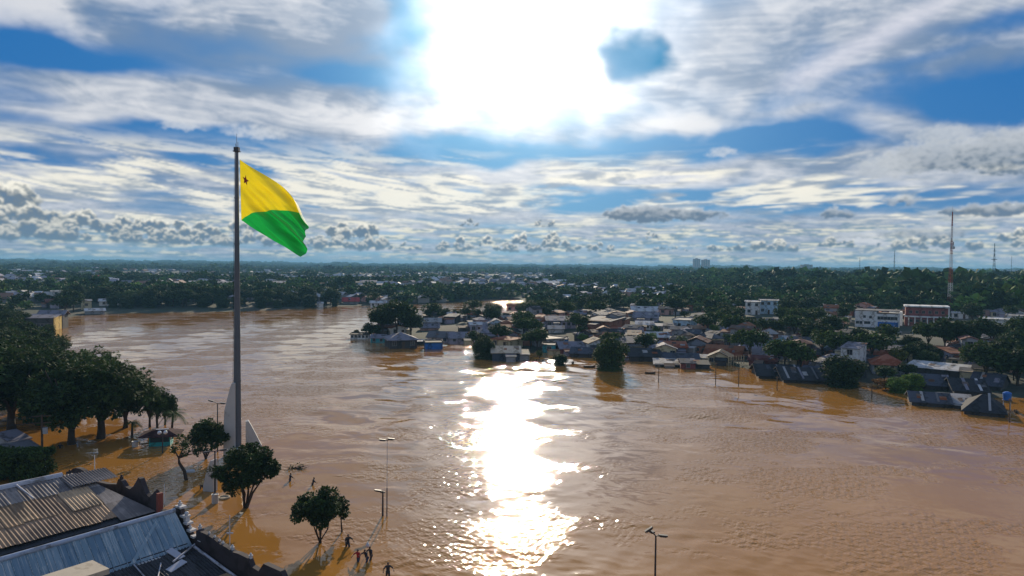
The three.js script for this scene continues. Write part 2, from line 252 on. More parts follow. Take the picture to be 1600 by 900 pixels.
// ------------------------------------------------------------------ the river's edge and the land
// bank as seen from the drone, pixel by pixel along the water line, from far left round the island to far right
const BANK = [[-900, 505], [88, 499], [140, 492], [230, 489], [330, 488], [420, 485], [500, 480], [560, 478], [600, 478], [640, 476], [700, 473], [770, 469], [818, 468], [822, 478], [808, 488], [780, 494], [735, 495], [700, 498], [668, 499], [640, 503], [606, 508], [585, 520], [600, 527], [640, 531], [690, 533], [740, 538], [760, 548], [815, 556], [850, 549], [900, 553], [925, 558], [1000, 561], [1080, 566], [1115, 566], [1165, 574], [1195, 584], [1290, 594], [1345, 596], [1372, 601], [1400, 612], [1428, 614], [1480, 618], [1560, 625], [1590, 622], [1640, 625], [2300, 690]].map(([x, y]) => { const p = G(x, y, 0); return [p.x, p.z]; });
BANK.unshift([BANK[0][0] - 4000, BANK[0][1] - 300]); BANK.push([BANK[BANK.length - 1][0] + 4000, BANK[BANK.length - 1][1] - 500]);
const LAND = [...BANK, [9000, -16000], [-9000, -16000]];
function inLand(x, z) { let c = false; for (let i = 0, j = LAND.length - 1; i < LAND.length; j = i++) { const [xi, zi] = LAND[i], [xj, zj] = LAND[j]; if ((zi > z) !== (zj > z) && x < (xj - xi) * (z - zi) / (zj - zi) + xi) c = !c; } return c; }
function shore(x, z) { // metres inland, negative over the river
  let d = 1e9; for (let i = 0; i + 1 < BANK.length; i++) { const [x0, z0] = BANK[i], [x1, z1] = BANK[i + 1], dx = x1 - x0, dz = z1 - z0, t = clamp(((x - x0) * dx + (z - z0) * dz) / (dx * dx + dz * dz)); d = Math.min(d, Math.hypot(x - x0 - t * dx, z - z0 - t * dz)); }
  return inLand(x, z) ? d : -d;
}
function terrain(x, z) {
  const s = shore(x, z); if (s < 0) return Math.max(-4, s * .12) - .15;
  const dist = Math.hypot(x, z), a = Math.atan2(x, -z) / D2R;
  let h = .25 + 2.6 * sstep(0, 60, s) + 3.2 * sstep(40, 260, s) + .5 * n2(x * .012, z * .012) * sstep(10, 60, s);
  h += 3.5 * n2b(x * .0016, z * .0016) * sstep(300, 900, s);
  h += sstep(2200, 7000, dist) * (21 + 7 * n2(a * .11, 3.3) + 6 * n2b(a * .33, 1.2) + 4 * n2(a * 1.1, 7.7));
  return Math.max(.2, h);
}
function groundAt(px, py) { let h = 0; for (let i = 0; i < 8; i++) { const p = G(px, py, h); const t = Math.max(0, terrain(p.x, p.z)); h = lerp(h, Math.min(t, 18), .7); } const p = G(px, py, h); p.y = Math.max(0, terrain(p.x, p.z)); return p; }
{
  const xs = [], zs = []; // tighter near the town, wide far off
  for (let t = -1; t <= 1.0001; t += 1 / 150) xs.push(Math.sign(t) * (Math.abs(t) * 700 + Math.pow(Math.abs(t), 5) * 8300));
  for (let t = 0; t <= 1.0001; t += 1 / 230) zs.push(60 - (t * 1500 + Math.pow(t, 5) * 12500));
  const pos = [], idx = [];
  for (const z of zs) for (const x of xs) pos.push(x, terrain(x, z), z);
  const nx = xs.length; for (let j = 0; j + 1 < zs.length; j++) for (let i = 0; i + 1 < nx; i++) { const a = j * nx + i; idx.push(a, a + 1, a + nx, a + 1, a + nx + 1, a + nx); }
  const g = new THREE.BufferGeometry(); g.setAttribute('position', new THREE.BufferAttribute(new Float32Array(pos), 3)); g.setIndex(idx); g.computeVertexNormals();
  const uv = new Float32Array(pos.length / 3 * 2); for (let i = 0; i < pos.length / 3; i++) { uv[i * 2] = pos[i * 3] / 60; uv[i * 2 + 1] = pos[i * 3 + 2] / 60; } g.setAttribute('uv', new THREE.BufferAttribute(uv, 2));
  const soil = dataTex(1024, (u, v) => { const a = fA(u, v), b = fB(u, v), c = fC(u * 4, v * 4), m = sstep(.50, .62, a * .6 + c * .4); return [lerp(.028, .058, m) * (.6 + .8 * b), lerp(.042, .052, m) * (.6 + .8 * b), lerp(.018, .030, m) * (.6 + .8 * b)].map((x) => Math.pow(x, 1 / 2.2)); }, true);
  const o = part('ground', g, new THREE.MeshStandardMaterial({ map: soil, roughness: 1 }));
  tag(o, 'low green and brown land of the town beyond the flood', 'ground', null, 'structure');
}
// ------------------------------------------------------------------ the flood
{
  // waves in metres: the swell and boils of the current, stronger in patches
  const r = rng(71), waves = [];
  for (let i = 0; i < 46; i++) { const L = .9 * Math.pow(5.5, r()), th = (r() - .5) * 2.6 + Math.PI / 2 * .9, k = 2 * Math.PI / L; waves.push([Math.cos(th) * k, Math.sin(th) * k, r() * 6.283, .0052 * Math.pow(L, 1.0)]); }
  const calm = (x, z) => { const a = fbm(x * .013 + z * .004, z * .022, 4) * .5 + .5, b = fbm(x * .05 + 9, z * .085, 3, n2b) * .5 + .5; return .12 + 1.5 * sstep(.40, .70, a * .62 + b * .38); };
  const boils = []; for (let i = 0; i < 26; i++) { const L = 4.5 * Math.pow(4.5, r()), th = (r() - .5) * 3.0 + Math.PI / 2, k = 2 * Math.PI / L; boils.push([Math.cos(th) * k, Math.sin(th) * k, r() * 6.283, .0034 * L]); }
  const height = (x, z) => { let h = 0, b = 0; for (const w of waves) h += w[3] * Math.sin(w[0] * x + w[1] * z + w[2]); for (const w of boils) b += w[3] * Math.sin(w[0] * x + w[1] * z + w[2]); const m = calm(x, z), d = Math.hypot(x, z), thread = .12 + .88 * Math.exp(-Math.pow((x - 5) / 40, 2)), q = sstep(.36, .66, fbm(x * .02 - 7, z * .012 + 3, 3) * .5 + .5); return (h * m * .30 * (.35 + .65 * Math.exp(-Math.pow((x - 2) / 62, 2))) + b * thread * (.25 + q) * lerp(.35, 1.0, sstep(75, 125, d))) * (1 - sstep(210, 400, d)); };
  const xs = [], zs = [];
  for (let x = -150; x <= 190; x += .62) xs.push(x);
  for (let z = -26; z > -470;) { zs.push(z); z -= .34 * Math.max(1, -z / 55); }
  zs.push(-470);
  const nx = xs.length, nz = zs.length, pos = new Float32Array(nx * nz * 3), idx = [];
  for (let j = 0; j < nz; j++) for (let i = 0; i < nx; i++) { const edge = i === 0 || j === 0 || i === nx - 1 || j === nz - 1, at = (j * nx + i) * 3; pos[at] = xs[i]; pos[at + 1] = edge ? 0 : height(xs[i] + .25 * Math.sin(j * 1.7), zs[j]); pos[at + 2] = zs[j]; }
  for (let j = 0; j + 1 < nz; j++) for (let i = 0; i + 1 < nx; i++) { const a = j * nx + i; idx.push(a, a + 1, a + nx, a + 1, a + nx + 1, a + nx); }
  const g = new THREE.BufferGeometry(); g.setAttribute('position', new THREE.BufferAttribute(pos, 3)); g.setIndex(idx); g.computeVertexNormals();
  const x0 = xs[0], x1 = xs[nx - 1], z0 = zs[0], z1 = zs[nz - 1], B = 9000;
  const quad = (a, b, c, d) => faces([[a, 0, c], [b, 0, c], [b, 0, d], [a, 0, d]], [[0, 1, 2], [0, 2, 3]]);     // c nearer than d
  const all = mergeGeometries([plain(Object.assign(g, {})), quad(-B, B, 400, z0), quad(-B, x0, z0, z1), quad(x1, B, z0, z1), quad(-B, B, z1, -B)].map((q) => { const h = plain(q); if (!h.attributes.uv) h.setAttribute('uv', new THREE.BufferAttribute(new Float32Array(h.attributes.position.count * 2), 2)); return h; }));
  const P = all.attributes.position, uv = all.attributes.uv; for (let i = 0; i < P.count; i++) uv.setXY(i, P.getX(i), P.getZ(i));
  const N = 2048, S = 40, rr = rng(5), fP = tileFbm(777, 5, 5, 1, 2), rip = []; // ripples in a tile S metres wide
  for (let i = 0; i < 52; i++) { const L = .18 * Math.pow(9, rr()), n = S / L, th = (rr() - .5) * 2.7 + Math.PI / 2; rip.push([Math.round(n * Math.cos(th)), Math.round(n * Math.sin(th)), rr() * 6.283, L]); }
  const H = new Float32Array(N * N), lut = Float32Array.from({ length: 4096 }, (_, i) => Math.sin(i / 4096 * 2 * Math.PI)); let lo = 1e9, hi = -1e9;
  for (let j = 0; j < N; j++) for (let i = 0; i < N; i++) { let h = 0; for (const w of rip) { const ph = (w[0] * i + w[1] * j) / N + w[2]; h += w[3] * lut[((ph - Math.floor(ph)) * 4096) & 4095]; } h *= .10 + 1.8 * sstep(.44, .62, fP(i / N, j / N)); H[j * N + i] = h; lo = Math.min(lo, h); hi = Math.max(hi, h); }
  const ripple = dataTex(N, (u, v) => (H[Math.floor(v * N) * N + Math.floor(u * N)] - lo) / (hi - lo));
  const silt = dataTex(1024, (u, v) => { const a = tf1(u, v), b = tf2(u, v), s = .86 + .24 * (a - .5) + .12 * (b - .5); return [s, s * (.99 + .05 * (b - .5)), s * (.97 + .1 * (a - .5))]; });
  const rough = dataTex(512, (u, v) => { const a = tf1(v, u); const q = .45 + .55 * sstep(.40, .60, a); return [q, q, q]; });
  const water = new THREE.MeshPhysicalMaterial({ color: lin(.46, .215, .044), roughness: .036, ior: 1.33, map: every(silt, 130), roughnessMap: every(rough, 90), bumpMap: every(ripple, S), bumpScale: .115 });
  tag(part('water', all, water), 'muddy brown flood water of the wide river', 'water', null, 'structure');
}

// ------------------------------------------------------------------ trees
const leafMat = (c, c2) => new THREE.MeshPhysicalMaterial({ color: lin(...c), roughness: .75, vertexColors: true, side: THREE.DoubleSide, transmission: .22, thickness: 0, ior: 1.3, specularIntensity: .4 });
const LEAF = { deep: leafMat([.045, .075, .022]), mid: leafMat([.065, .105, .026]), bright: leafMat([.14, .23, .035]), yellow: leafMat([.16, .17, .03]), palm: leafMat([.075, .115, .03]), dry: leafMat([.26, .13, .03]) };
// leaf-sized faces round clump centres; n leaves per clump, each two folded triangles
function crownGeo(seed, clumps, n, size, droop = .3) {
  const r = rng(seed), pos = [], col = [];
  for (const [cx, cy, cz, cr] of clumps) {
    const tone = .65 + .7 * r();
    for (let i = 0; i < n; i++) {
      const u = r() * 2 - 1, th = r() * 6.2832, q = Math.sqrt(1 - u * u), rad = cr * Math.pow(.25 + .75 * r(), .5);
      const d = V(q * Math.cos(th), u, q * Math.sin(th)), c = V(cx, cy, cz).addScaledVector(d, rad);
      const t = V(r() - .5, r() - .5 - droop, r() - .5).addScaledVector(d, .8).normalize(), s = t.clone().cross(V(r() - .5, r() + .3, r() - .5)).normalize(), L = size * (.6 + .8 * r()), w = L * (.34 + .2 * r()), up = t.clone().cross(s).multiplyScalar(L * .12);
      const a = c, b = c.clone().addScaledVector(t, L * .5).addScaledVector(s, w).add(up), e = c.clone().addScaledVector(t, L), f = c.clone().addScaledVector(t, L * .5).addScaledVector(s, -w).add(up), k = tone * (.8 + .4 * r()), y = .85 + .35 * r();
      for (const p of [a, b, e, a, e, f]) { pos.push(p.x, p.y, p.z); col.push(k * y, k, k * .9); }
    }
  }
  const g = new THREE.BufferGeometry(); g.setAttribute('position', new THREE.BufferAttribute(new Float32Array(pos), 3)); g.setAttribute('color', new THREE.BufferAttribute(new Float32Array(col), 3)); g.computeVertexNormals(); return g;
}
// clump centres through a crown's shell: an uneven ellipsoid with lobes, flatter underneath
function clumpsIn(seed, count, rx, ry, rz, cr, lobes = 5) {
  const r = rng(seed), out = [], L = Array.from({ length: lobes }, (_, i) => { const a = (i + r() * .7) / lobes * 6.283, e = r() * .9 - .1; return [Math.cos(a) * .52, e * .5, Math.sin(a) * .52, .45 + .2 * r()]; });
  L.push([0, .25, 0, .6]);
  for (let i = 0; i < count; i++) { const l = L[i % L.length], u = r() * 1.7 - .7, th = r() * 6.283, q = Math.sqrt(Math.max(0, 1 - u * u)), k = l[3] * Math.pow(.35 + .65 * r(), .6); out.push([(l[0] + q * Math.cos(th) * k) * rx, (l[1] + u * k) * ry, (l[2] + q * Math.sin(th) * k) * rz, cr * (.7 + .6 * r())]); }
  return out;
}
// a trunk that forks: returns geometry and the branch ends
function woodGeo(seed, h, r0, fork, spread, n, lean = 0, seg = 6) {
  const r = rng(seed), list = [], ends = [], base = V(0, -2.2, 0), f = V(lean, fork, lean * .4), mid = V(lean * .3 + (r() - .5) * .2, fork * .5, (r() - .5) * .2);
  list.push(limb([base, V(0, 0, 0), mid, f], [r0 * 1.35, r0 * 1.2, r0 * .95, r0 * .85], seg + 2));
  for (let i = 0; i < n; i++) { const a = (i + .6 * r()) / n * 6.283, s = spread * (.6 + .5 * r()), e = V(f.x + Math.cos(a) * s, h * (.72 + .25 * r()), f.z + Math.sin(a) * s), m = f.clone().lerp(e, .5).add(V((r() - .5) * .5, .25 * h * .2, (r() - .5) * .5)); list.push(limb([f.clone().add(V(0, -.25, 0)), m, e], [r0 * .62, r0 * .42, r0 * .14], seg)); ends.push(e);
    for (let k = 0; k < 2; k++) { const g = m.clone().add(V((r() - .5) * s * 1.2, h * .16 * (r() + .4), (r() - .5) * s * 1.2)); list.push(limb([m, m.clone().lerp(g, .5).add(V(0, .15, 0)), g], [r0 * .3, r0 * .2, r0 * .07], 5)); ends.push(g); } }
  return [join(list), ends];
}
// prototypes: unit-ish trees about 10 m tall whose copies are scaled
const PROTO = {};
function protoTree(kind, seed, leaf, opt) {
  const { h = 10, r0 = .3, fork = 3, spread = 2.6, n = 5, rx = 4.2, ry = 3.2, cy = 7, count = 60, cr = 1.0, leaves = 40, size = .6, lobes = 5 } = opt;
  const [wood] = woodGeo(seed, h, r0, fork, spread, n);
  const ring = Array.from({ length: opt.ring || 0 }, (_, i) => { const q = i * 2.4, k = .35 + .6 * ((i * 7) % 10) / 10; return [Math.cos(q) * rx * k * .8, -ry * (.42 + .16 * ((i * 3) % 5) / 5), Math.sin(q) * rx * k * .8, cr * 1.05]; });
  const crown = crownGeo(seed + 1, [...clumpsIn(seed + 2, count, rx, ry, rx, cr, lobes), ...ring], leaves, size).translate(0, cy, 0);
  return PROTO[kind] = { wood, crown, leaf };
}
function tree(kind, p, h, turn, label, group, wide = 1, leaf, name = 'tree') {
  const P = PROTO[kind], o = thing(name, p, turn, label, 'tree', group), s = h / 10; o.scale.set(s * wide, s, s * wide);
  part('trunk', P.wood, M.bark, o); part('crown', P.crown, leaf || P.leaf, o); return o;
}
// far kinds (seen small) in three shapes, and nearer kinds with finer leaves
protoTree('round', 1001, LEAF.deep, { count: 70, leaves: 34, size: .8, cr: 1.0 });
protoTree('broad', 1011, LEAF.mid, { count: 80, leaves: 32, size: .8, rx: 5, ry: 2.7, cy: 7 });
protoTree('tall', 1021, LEAF.deep, { count: 70, leaves: 32, size: .75, rx: 3.1, ry: 4.3, cy: 6.2, fork: 2.4 });
protoTree('loose', 1031, LEAF.mid, { count: 34, leaves: 34, size: .75, rx: 4, ry: 3.6, cy: 6.8, cr: .85 });
protoTree('low', 1041, LEAF.mid, { count: 70, leaves: 32, size: .8, rx: 4.4, ry: 4.4, cy: 4.8, fork: 1.4 });
protoTree('near', 1051, LEAF.deep, { count: 120, leaves: 92, size: .40, rx: 5.4, ry: 4.7, cy: 5.5, cr: .85, r0: .42, spread: 3.4, n: 7, fork: 2.2, lobes: 8 });
protoTree('near2', 1061, LEAF.deep, { count: 140, leaves: 88, size: .40, rx: 4.9, ry: 5.2, cy: 4.9, cr: .85, r0: .42, spread: 3.2, fork: 1.8, n: 7, lobes: 9 });
protoTree('airy', 1071, LEAF.mid, { count: 74, leaves: 80, size: .38, rx: 5.6, ry: 3.9, cy: 6.6, cr: .7, r0: .34, spread: 4, n: 8, fork: 2.4, lobes: 10 });
protoTree('skirt', 1081, LEAF.deep, { count: 150, leaves: 60, size: .55, rx: 4.3, ry: 5.9, cy: 3.9, cr: .95, r0: .3, spread: 3, fork: 1.0, lobes: 7, ring: 44 });
// palms: a ringed trunk and arching fronds, each frond a part
function frondGeo(L, seed) {
  const r = rng(seed), pos = [], nn = 15, at = (t) => V(L * (t - .12 * t * t), L * (.42 * t - .80 * t * t), 0);
  for (let i = 0; i < nn; i++) for (const s of [-1, 1]) { const t = (i + .6) / nn, a = at(t), b = at(Math.min(1, t + .05)), w = L * .30 * Math.sin(Math.PI * (.12 + .86 * t)) + .03, e = a.clone().add(V(L * .10, -w * .55 - .03, s * w * (.9 + .2 * r()))); for (const p of [a, b, e]) pos.push(p.x, p.y, p.z); }
  for (let i = 0; i < 6; i++) { const a = at(i / 6), b = at((i + 1) / 6), w = .02 * L * (1 - i / 7); pos.push(a.x, a.y, -w, b.x, b.y, -w * .8, b.x, b.y, w * .8, a.x, a.y, -w, b.x, b.y, w * .8, a.x, a.y, w); }
  const g = new THREE.BufferGeometry(); g.setAttribute('position', new THREE.BufferAttribute(new Float32Array(pos), 3)); g.setAttribute('color', new THREE.BufferAttribute(new Float32Array(pos.length).fill(1), 3)); g.computeVertexNormals(); return g;
}
const FRONDS = [frondGeo(2.6, 5), frondGeo(2.6, 6), frondGeo(2.6, 7)];
function palm(p, h, frond, n, label, group, lean = 0, leaf = LEAF.palm) {
  const o = thing('palm_tree', p, 0, label, 'palm', group), r = rng(Math.round(h * 100 + p.x * 7)), s = frond / 2.6, top = V(lean, h, 0);
  const pts = [], rad = []; for (let i = 0; i <= 6; i++) { const t = i / 6; pts.push(V(lean * t * t, -2 + (h + 2) * t, 0)); rad.push(.16 + .06 * (1 - t) - (i % 2) * .015); }
  part('trunk', join([limb(pts, rad, 8)]), M.bark, o);
  for (let i = 0; i < n; i++) { const f = part('frond', FRONDS[i % 3], leaf, o); f.position.copy(top); f.scale.setScalar(s * (.85 + .3 * r())); f.rotation.set(0, i / n * 6.283 + r() * .4, (i % 3 - .9) * .34, 'YXZ'); }
  return o;
}

// ------------------------------------------------------------------ the old waterfront row at the lower left
// local frame of the row: x along the ridges toward the river, z along the street front toward the right
const ROW = V(-25.8, 0, -52.5), ROW_TURN = Math.atan2(.816, .578);
const corr = (a0, a1, z0, h0, z1, h1, pitch, amp, per = 8) => { // a corrugated sheet: ridges run down the slope
  const n = Math.max(2, Math.round((a1 - a0) / pitch * per)), pos = [], nrm = [], L = Math.hypot(z1 - z0, h1 - h0), ny = (z1 - z0) / L, nz = -(h1 - h0) / L; const P = (i, t) => { const x = lerp(a0, a1, i / n), o = amp * Math.sin(x / pitch * 6.2832); return [x, lerp(h0, h1, t) + ny * o, lerp(z0, z1, t) + nz * o]; };
  for (let i = 0; i < n; i++) for (const q of [[i, 0], [i, 1], [i + 1, 1], [i, 0], [i + 1, 1], [i + 1, 0]]) { pos.push(...P(...q)); const s = -amp * 6.2832 / pitch * Math.cos(lerp(a0, a1, q[0] / n) / pitch * 6.2832), k = 1 / Math.hypot(s, 1); nrm.push(s * k, ny * k, nz * k); }
  const g = new THREE.BufferGeometry(); g.setAttribute('position', new THREE.BufferAttribute(new Float32Array(pos), 3)); g.setAttribute('normal', new THREE.BufferAttribute(new Float32Array(nrm), 3)); g.setAttribute('uv', new THREE.BufferAttribute(new Float32Array(pos.length / 3 * 2), 2)); return metreUV(g);
};
const streak = dataTex(512, (u, v) => { const a = tileStreak(u, v), b = fA(u, v), w = sstep(.55, .78, a * .75 + b * .25); return [lerp(.50, 1.55, w), lerp(.66, 1.32, w), lerp(.80, 1.18, w)].map((x) => x * (.75 + .3 * b)); });
const dirty = dataTex(512, (u, v) => { const a = fB(u, v), c = fC(u, v), d = tileStreak(u, v), m = sstep(.36, .60, a * .55 + c * .25 + d * .2); return [lerp(1.0, .40, m), lerp(.96, .38, m), lerp(.92, .38, m)].map((x) => x * (.75 + .5 * (c - .2))); });
const DS = { side: THREE.DoubleSide };
const FIBRE = [[.60, .37, .20], [.52, .33, .19], [.64, .41, .22], [.46, .295, .18], [.66, .45, .26]].map((c, i) => mat(c, .75, (() => { const t = every(dirty, 7); t.offset.set(i * .37, i * .21); return t; })(), DS));
const FIBRE_GREY = [[.38, .33, .30], [.34, .30, .28], [.42, .36, .32]].map((c, i) => mat(c, .75, (() => { const t = every(dirty, 6); t.offset.set(i * .3, i * .4); return t; })(), DS));
const BLUE_SHEET = [[.36, .42, .47], [.42, .47, .50], [.30, .37, .43], [.50, .53, .55]].map((c, i) => mat(c.map((x, j) => x * [1.15, 1.1, .98][j]), .45, (() => { const t = every(streak, 3); t.offset.set(i * .27, i * .4); return t; })(), { metalness: .25, ...DS }));
const BLACKS = [0, 1, 2].map((i) => mat([.045 + .012 * i, .043 + .011 * i, .045 + .01 * i], .75, stain4, DS));
const FLASH = mat([.50, .49, .52], .5, stain4, DS), DARKWALL = mat([.05, .035, .035], .85, stain4), REDWALL = mat([.24, .06, .04], .85, stain4), ORN = mat([.58, .56, .54], .7, stain4), TARRY = mat([.028, .028, .032], .6, stain4, DS), PALE = mat([.56, .47, .34], .85, stain4);
function outline(poly, d, x) { return prism(poly, d).rotateY(-Math.PI / 2).translate(x, 0, 0); }         // poly in (z, h), pushed d along x
const finial = (x, y, z, s0, s = s0 * .68) => join([box(.30 * s, .34 * s, .30 * s, x, y, z), box(.40 * s, .07 * s, .40 * s, x, y + .34 * s, z), new THREE.SphereGeometry(.15 * s, 8, 6).translate(x, y + .52 * s, z)]);
{
  const o = thing('waterfront_house', ROW, ROW_TURN, 'long house with brown stained corrugated roof beside the blue metal roof', 'house');
  part('wall', join([box(21.6, 10, 13.4, -11.1, -2.2, -6.8)]), DARKWALL, o);
  const rows = [[-6.8, 10, -4.5, 9.36], [-4.62, 9.36, -2.1, 8.63], [-2.22, 8.62, -.20, 8.01]], r = rng(12);
  const roof = part('roof', join([faces([[-22, 9.9, -6.8], [-2.8, 9.9, -6.8], [-2.8, 7.78, .2], [-22, 7.78, .2], [-.35, 7.78, .2], [-.35, 7.78, -13.8], [-22, 7.78, -13.8]], [[0, 2, 1], [0, 3, 2], [1, 2, 4], [1, 4, 5], [0, 1, 5], [0, 5, 6], [3, 6, 5], [3, 5, 4]])]), TARRY, o);
  rows.forEach(([z0, h0, z1, h1], k) => { for (let i = 0; i < 18; i++) { const a1 = -2.8 - i * 1.02, a0 = a1 - 1.06, dy = .012 * ((i + k) % 3) + .045 * r(); part('roof_sheet', corr(a0, a1, z0, h0 + dy + .03, z1 + .16 * (r() - .5), h1 + dy * (.4 + r()) + .03, .255, .024), (k === 0 ? FIBRE_GREY : FIBRE)[Math.floor(r() * (k === 0 ? 3 : 5))], roof); } });
  // the hipped end, in smooth weathered sheets
  for (let i = 0; i < 3; i++) { const t0 = i / 3, t1 = (i + 1) / 3, at = (t, s) => [lerp(-2.8, lerp(-2.8, -.3, s), t) , lerp(10.03, 7.9, t), lerp(-6.8, .3, t)], c = (t) => [lerp(-2.8, -.3, t), lerp(10.03, 7.9, t), lerp(-6.8, .3, t)], d = (t) => [-2.8, lerp(10.03, 7.9, t), lerp(-6.8, .3, t)]; part('roof_sheet', join([faces([d(t0), d(t1), c(t1), c(t0)], t0 ? [[0, 1, 2], [0, 2, 3]] : [[0, 1, 2]])]), FIBRE_GREY[i % 3], roof); }
  for (let i = 0; i < 5; i++) { const z0 = lerp(.3, -13.8, i / 5), z1 = lerp(.3, -13.8, (i + 1) / 5); part('roof_sheet', join([faces([[-2.8, 10.03, -6.8], [-.3, 7.9, z0], [-.3, 7.9, z1]], [[0, 1, 2]])]), FIBRE_GREY[(i + 1) % 3], roof); }
  for (let i = 0; i < 3; i++) part('roof_sheet', corr(-3.9 + i * 1.1, -2.8 + i * 1.1, -6.6, 10.0, -4.6, 9.62, .20, .045), FIBRE_GREY[i % 3 ? 2 : 0], roof);
  part('ridge_cap', join([rod(V(-22, 10.06, -6.85), V(-3.6, 10.06, -6.85), .2, .2, 8), box(18.4, .05, .95, -12.9, 10.0, -7.0)]), FLASH, roof);
  part('pipe', join([rod(V(-6.7, 10.12, -6.6), V(-6.5, 9.55, -4.3), .07, .07, 6)]), FLASH, roof);
  part('gutter', join([box(21.6, .22, .5, -11.2, 7.5, .5), box(21.4, .06, .5, -11.2, 7.74, .86)]), TARRY, o);
  // street front: scrolled parapet seen from behind
  const poly = [[-14, 5], [.25, 5], [.25, 9.05], [.05, 9.3], [-.25, 9.02], [-.7, 8.72], [-1.2, 8.9], [-1.6, 9.35], [-1.95, 9.86], [-2.25, 9.9], [-2.6, 9.5], [-2.95, 9.12], [-3.5, 8.78], [-4.2, 8.86], [-4.75, 9.2], [-5.2, 9.28], [-5.5, 8.8], [-7, 8.55], [-9.7, 8.35]];
  for (let i = 0; i <= 8; i++) { const t = i / 8 * Math.PI; poly.push([-11.6 + 1.75 * Math.cos(t), 8.2 + .78 * Math.sin(t)]); }
  poly.push([-13.6, 8.0], [-14, 8.3]);
  const par = part('parapet', join([outline(poly, .34, -.12)]), DARKWALL, o);
  part('finial', finial(-.12, 9.2, -5.05, .9), DARKWALL, par); part('finial', finial(-.12, 8.1, -13.75, .8), DARKWALL, par); part('finial', finial(-.12, 9.25, .1, .5), DARKWALL, par);
  part('side_wall', join([box(.4, 8.2, .22, -.1, 1, .42)]), REDWALL, o);
}
{
  const o = thing('waterfront_house', ROW, ROW_TURN, 'house with faded blue metal roof between the brown roof and the dark roof', 'house');
  part('wall', join([box(20.5, 9, 4.0, -11, -2.2, 3.15)]), DARKWALL, o);
  const roof = part('roof', join([faces([[-22, 8.53, 3.3], [-.75, 8.53, 3.3], [-.5, 6.45, 5.3], [-22, 6.45, 5.3], [-22, 7.2, 1.15], [-.75, 7.2, 1.15]], [[0, 3, 2], [0, 2, 1], [0, 1, 5], [0, 5, 4], [3, 4, 5], [3, 5, 2]])]), TARRY, o), r = rng(44);
  for (let i = 0; i < 25; i++) {
    const a1 = -.62 - i * .84, a0 = a1 - .84, y = .03 + .008 * (i % 2);
    part('roof_sheet', join([faces([[a0, 8.6 + y, 3.3], [a1, 8.6 + y, 3.3], [a1 + (i ? 0 : .14), 6.5 + y, 5.36], [a0, 6.5 + y, 5.36]], [[0, 3, 2], [0, 2, 1]]), rod(V(a0, 8.63 + y, 3.3), V(a0, 6.53 + y, 5.36), .035, .035, 4), rod(V(a0 + .42, 8.61 + y, 3.3), V(a0 + .42, 6.51 + y, 5.36), .02, .02, 4)]), BLUE_SHEET[Math.floor(r() * 4)], roof);
    part('roof_sheet', join([faces([[a0, 8.6 + y, 3.3], [a1, 8.6 + y, 3.3], [a1, 7.25 + y, 1.1], [a0, 7.25 + y, 1.1]], [[0, 1, 2], [0, 2, 3]])]), BLUE_SHEET[i % 4], roof);
  }
  part('ridge_cap', join([rod(V(-22, 8.66, 3.3), V(-.6, 8.66, 3.3), .16, .16, 8)]), mat([.42, .47, .56], .45, stain4), roof);
  part('flashing', join([faces([[-2.2, 8.32, 3.62], [-1.9, 8.32, 3.62], [-4.4, 6.62, 5.28], [-4.75, 6.62, 5.28]], [[0, 3, 2], [0, 2, 1]]).translate(0, .06, 0)]), BLUE_SHEET[3], roof);
  part('flashing', join([box(1.6, .05, .16, -3.6, 6.56, 5.46)]), ORN, roof);
  const par = part('parapet', join([outline([[.9, 5], [6.1, 5], [6.1, 6.7], [5.6, 6.5], [5.2, 6.9], [4.75, 7.05], [4.3, 7.45], [4.0, 7.85], [3.6, 8.2], [3.4, 8.65], [3.0, 8.75], [2.6, 8.65], [2.2, 8.4], [1.4, 8.0], [.9, 8.1]], .3, -.1)]), DARKWALL, o);
  part('coping', join([[3.2, 8.7, .7], [3.75, 8.15, .55], [4.15, 7.75, .45], [4.55, 7.32, .45], [5.0, 7.0, .4]].map(([z, h, s]) => box(.5, .14, s, -.1, h, z))), ORN, par);
  for (const [z, h, s] of [[3.95, 7.9, 1.5], [5.75, 6.6, 1.35], [5.3, 6.9, .7], [4.4, 7.4, .7], [3.1, 8.78, .9]]) part('finial', finial(-.1, h, z, s), ORN, par);
}
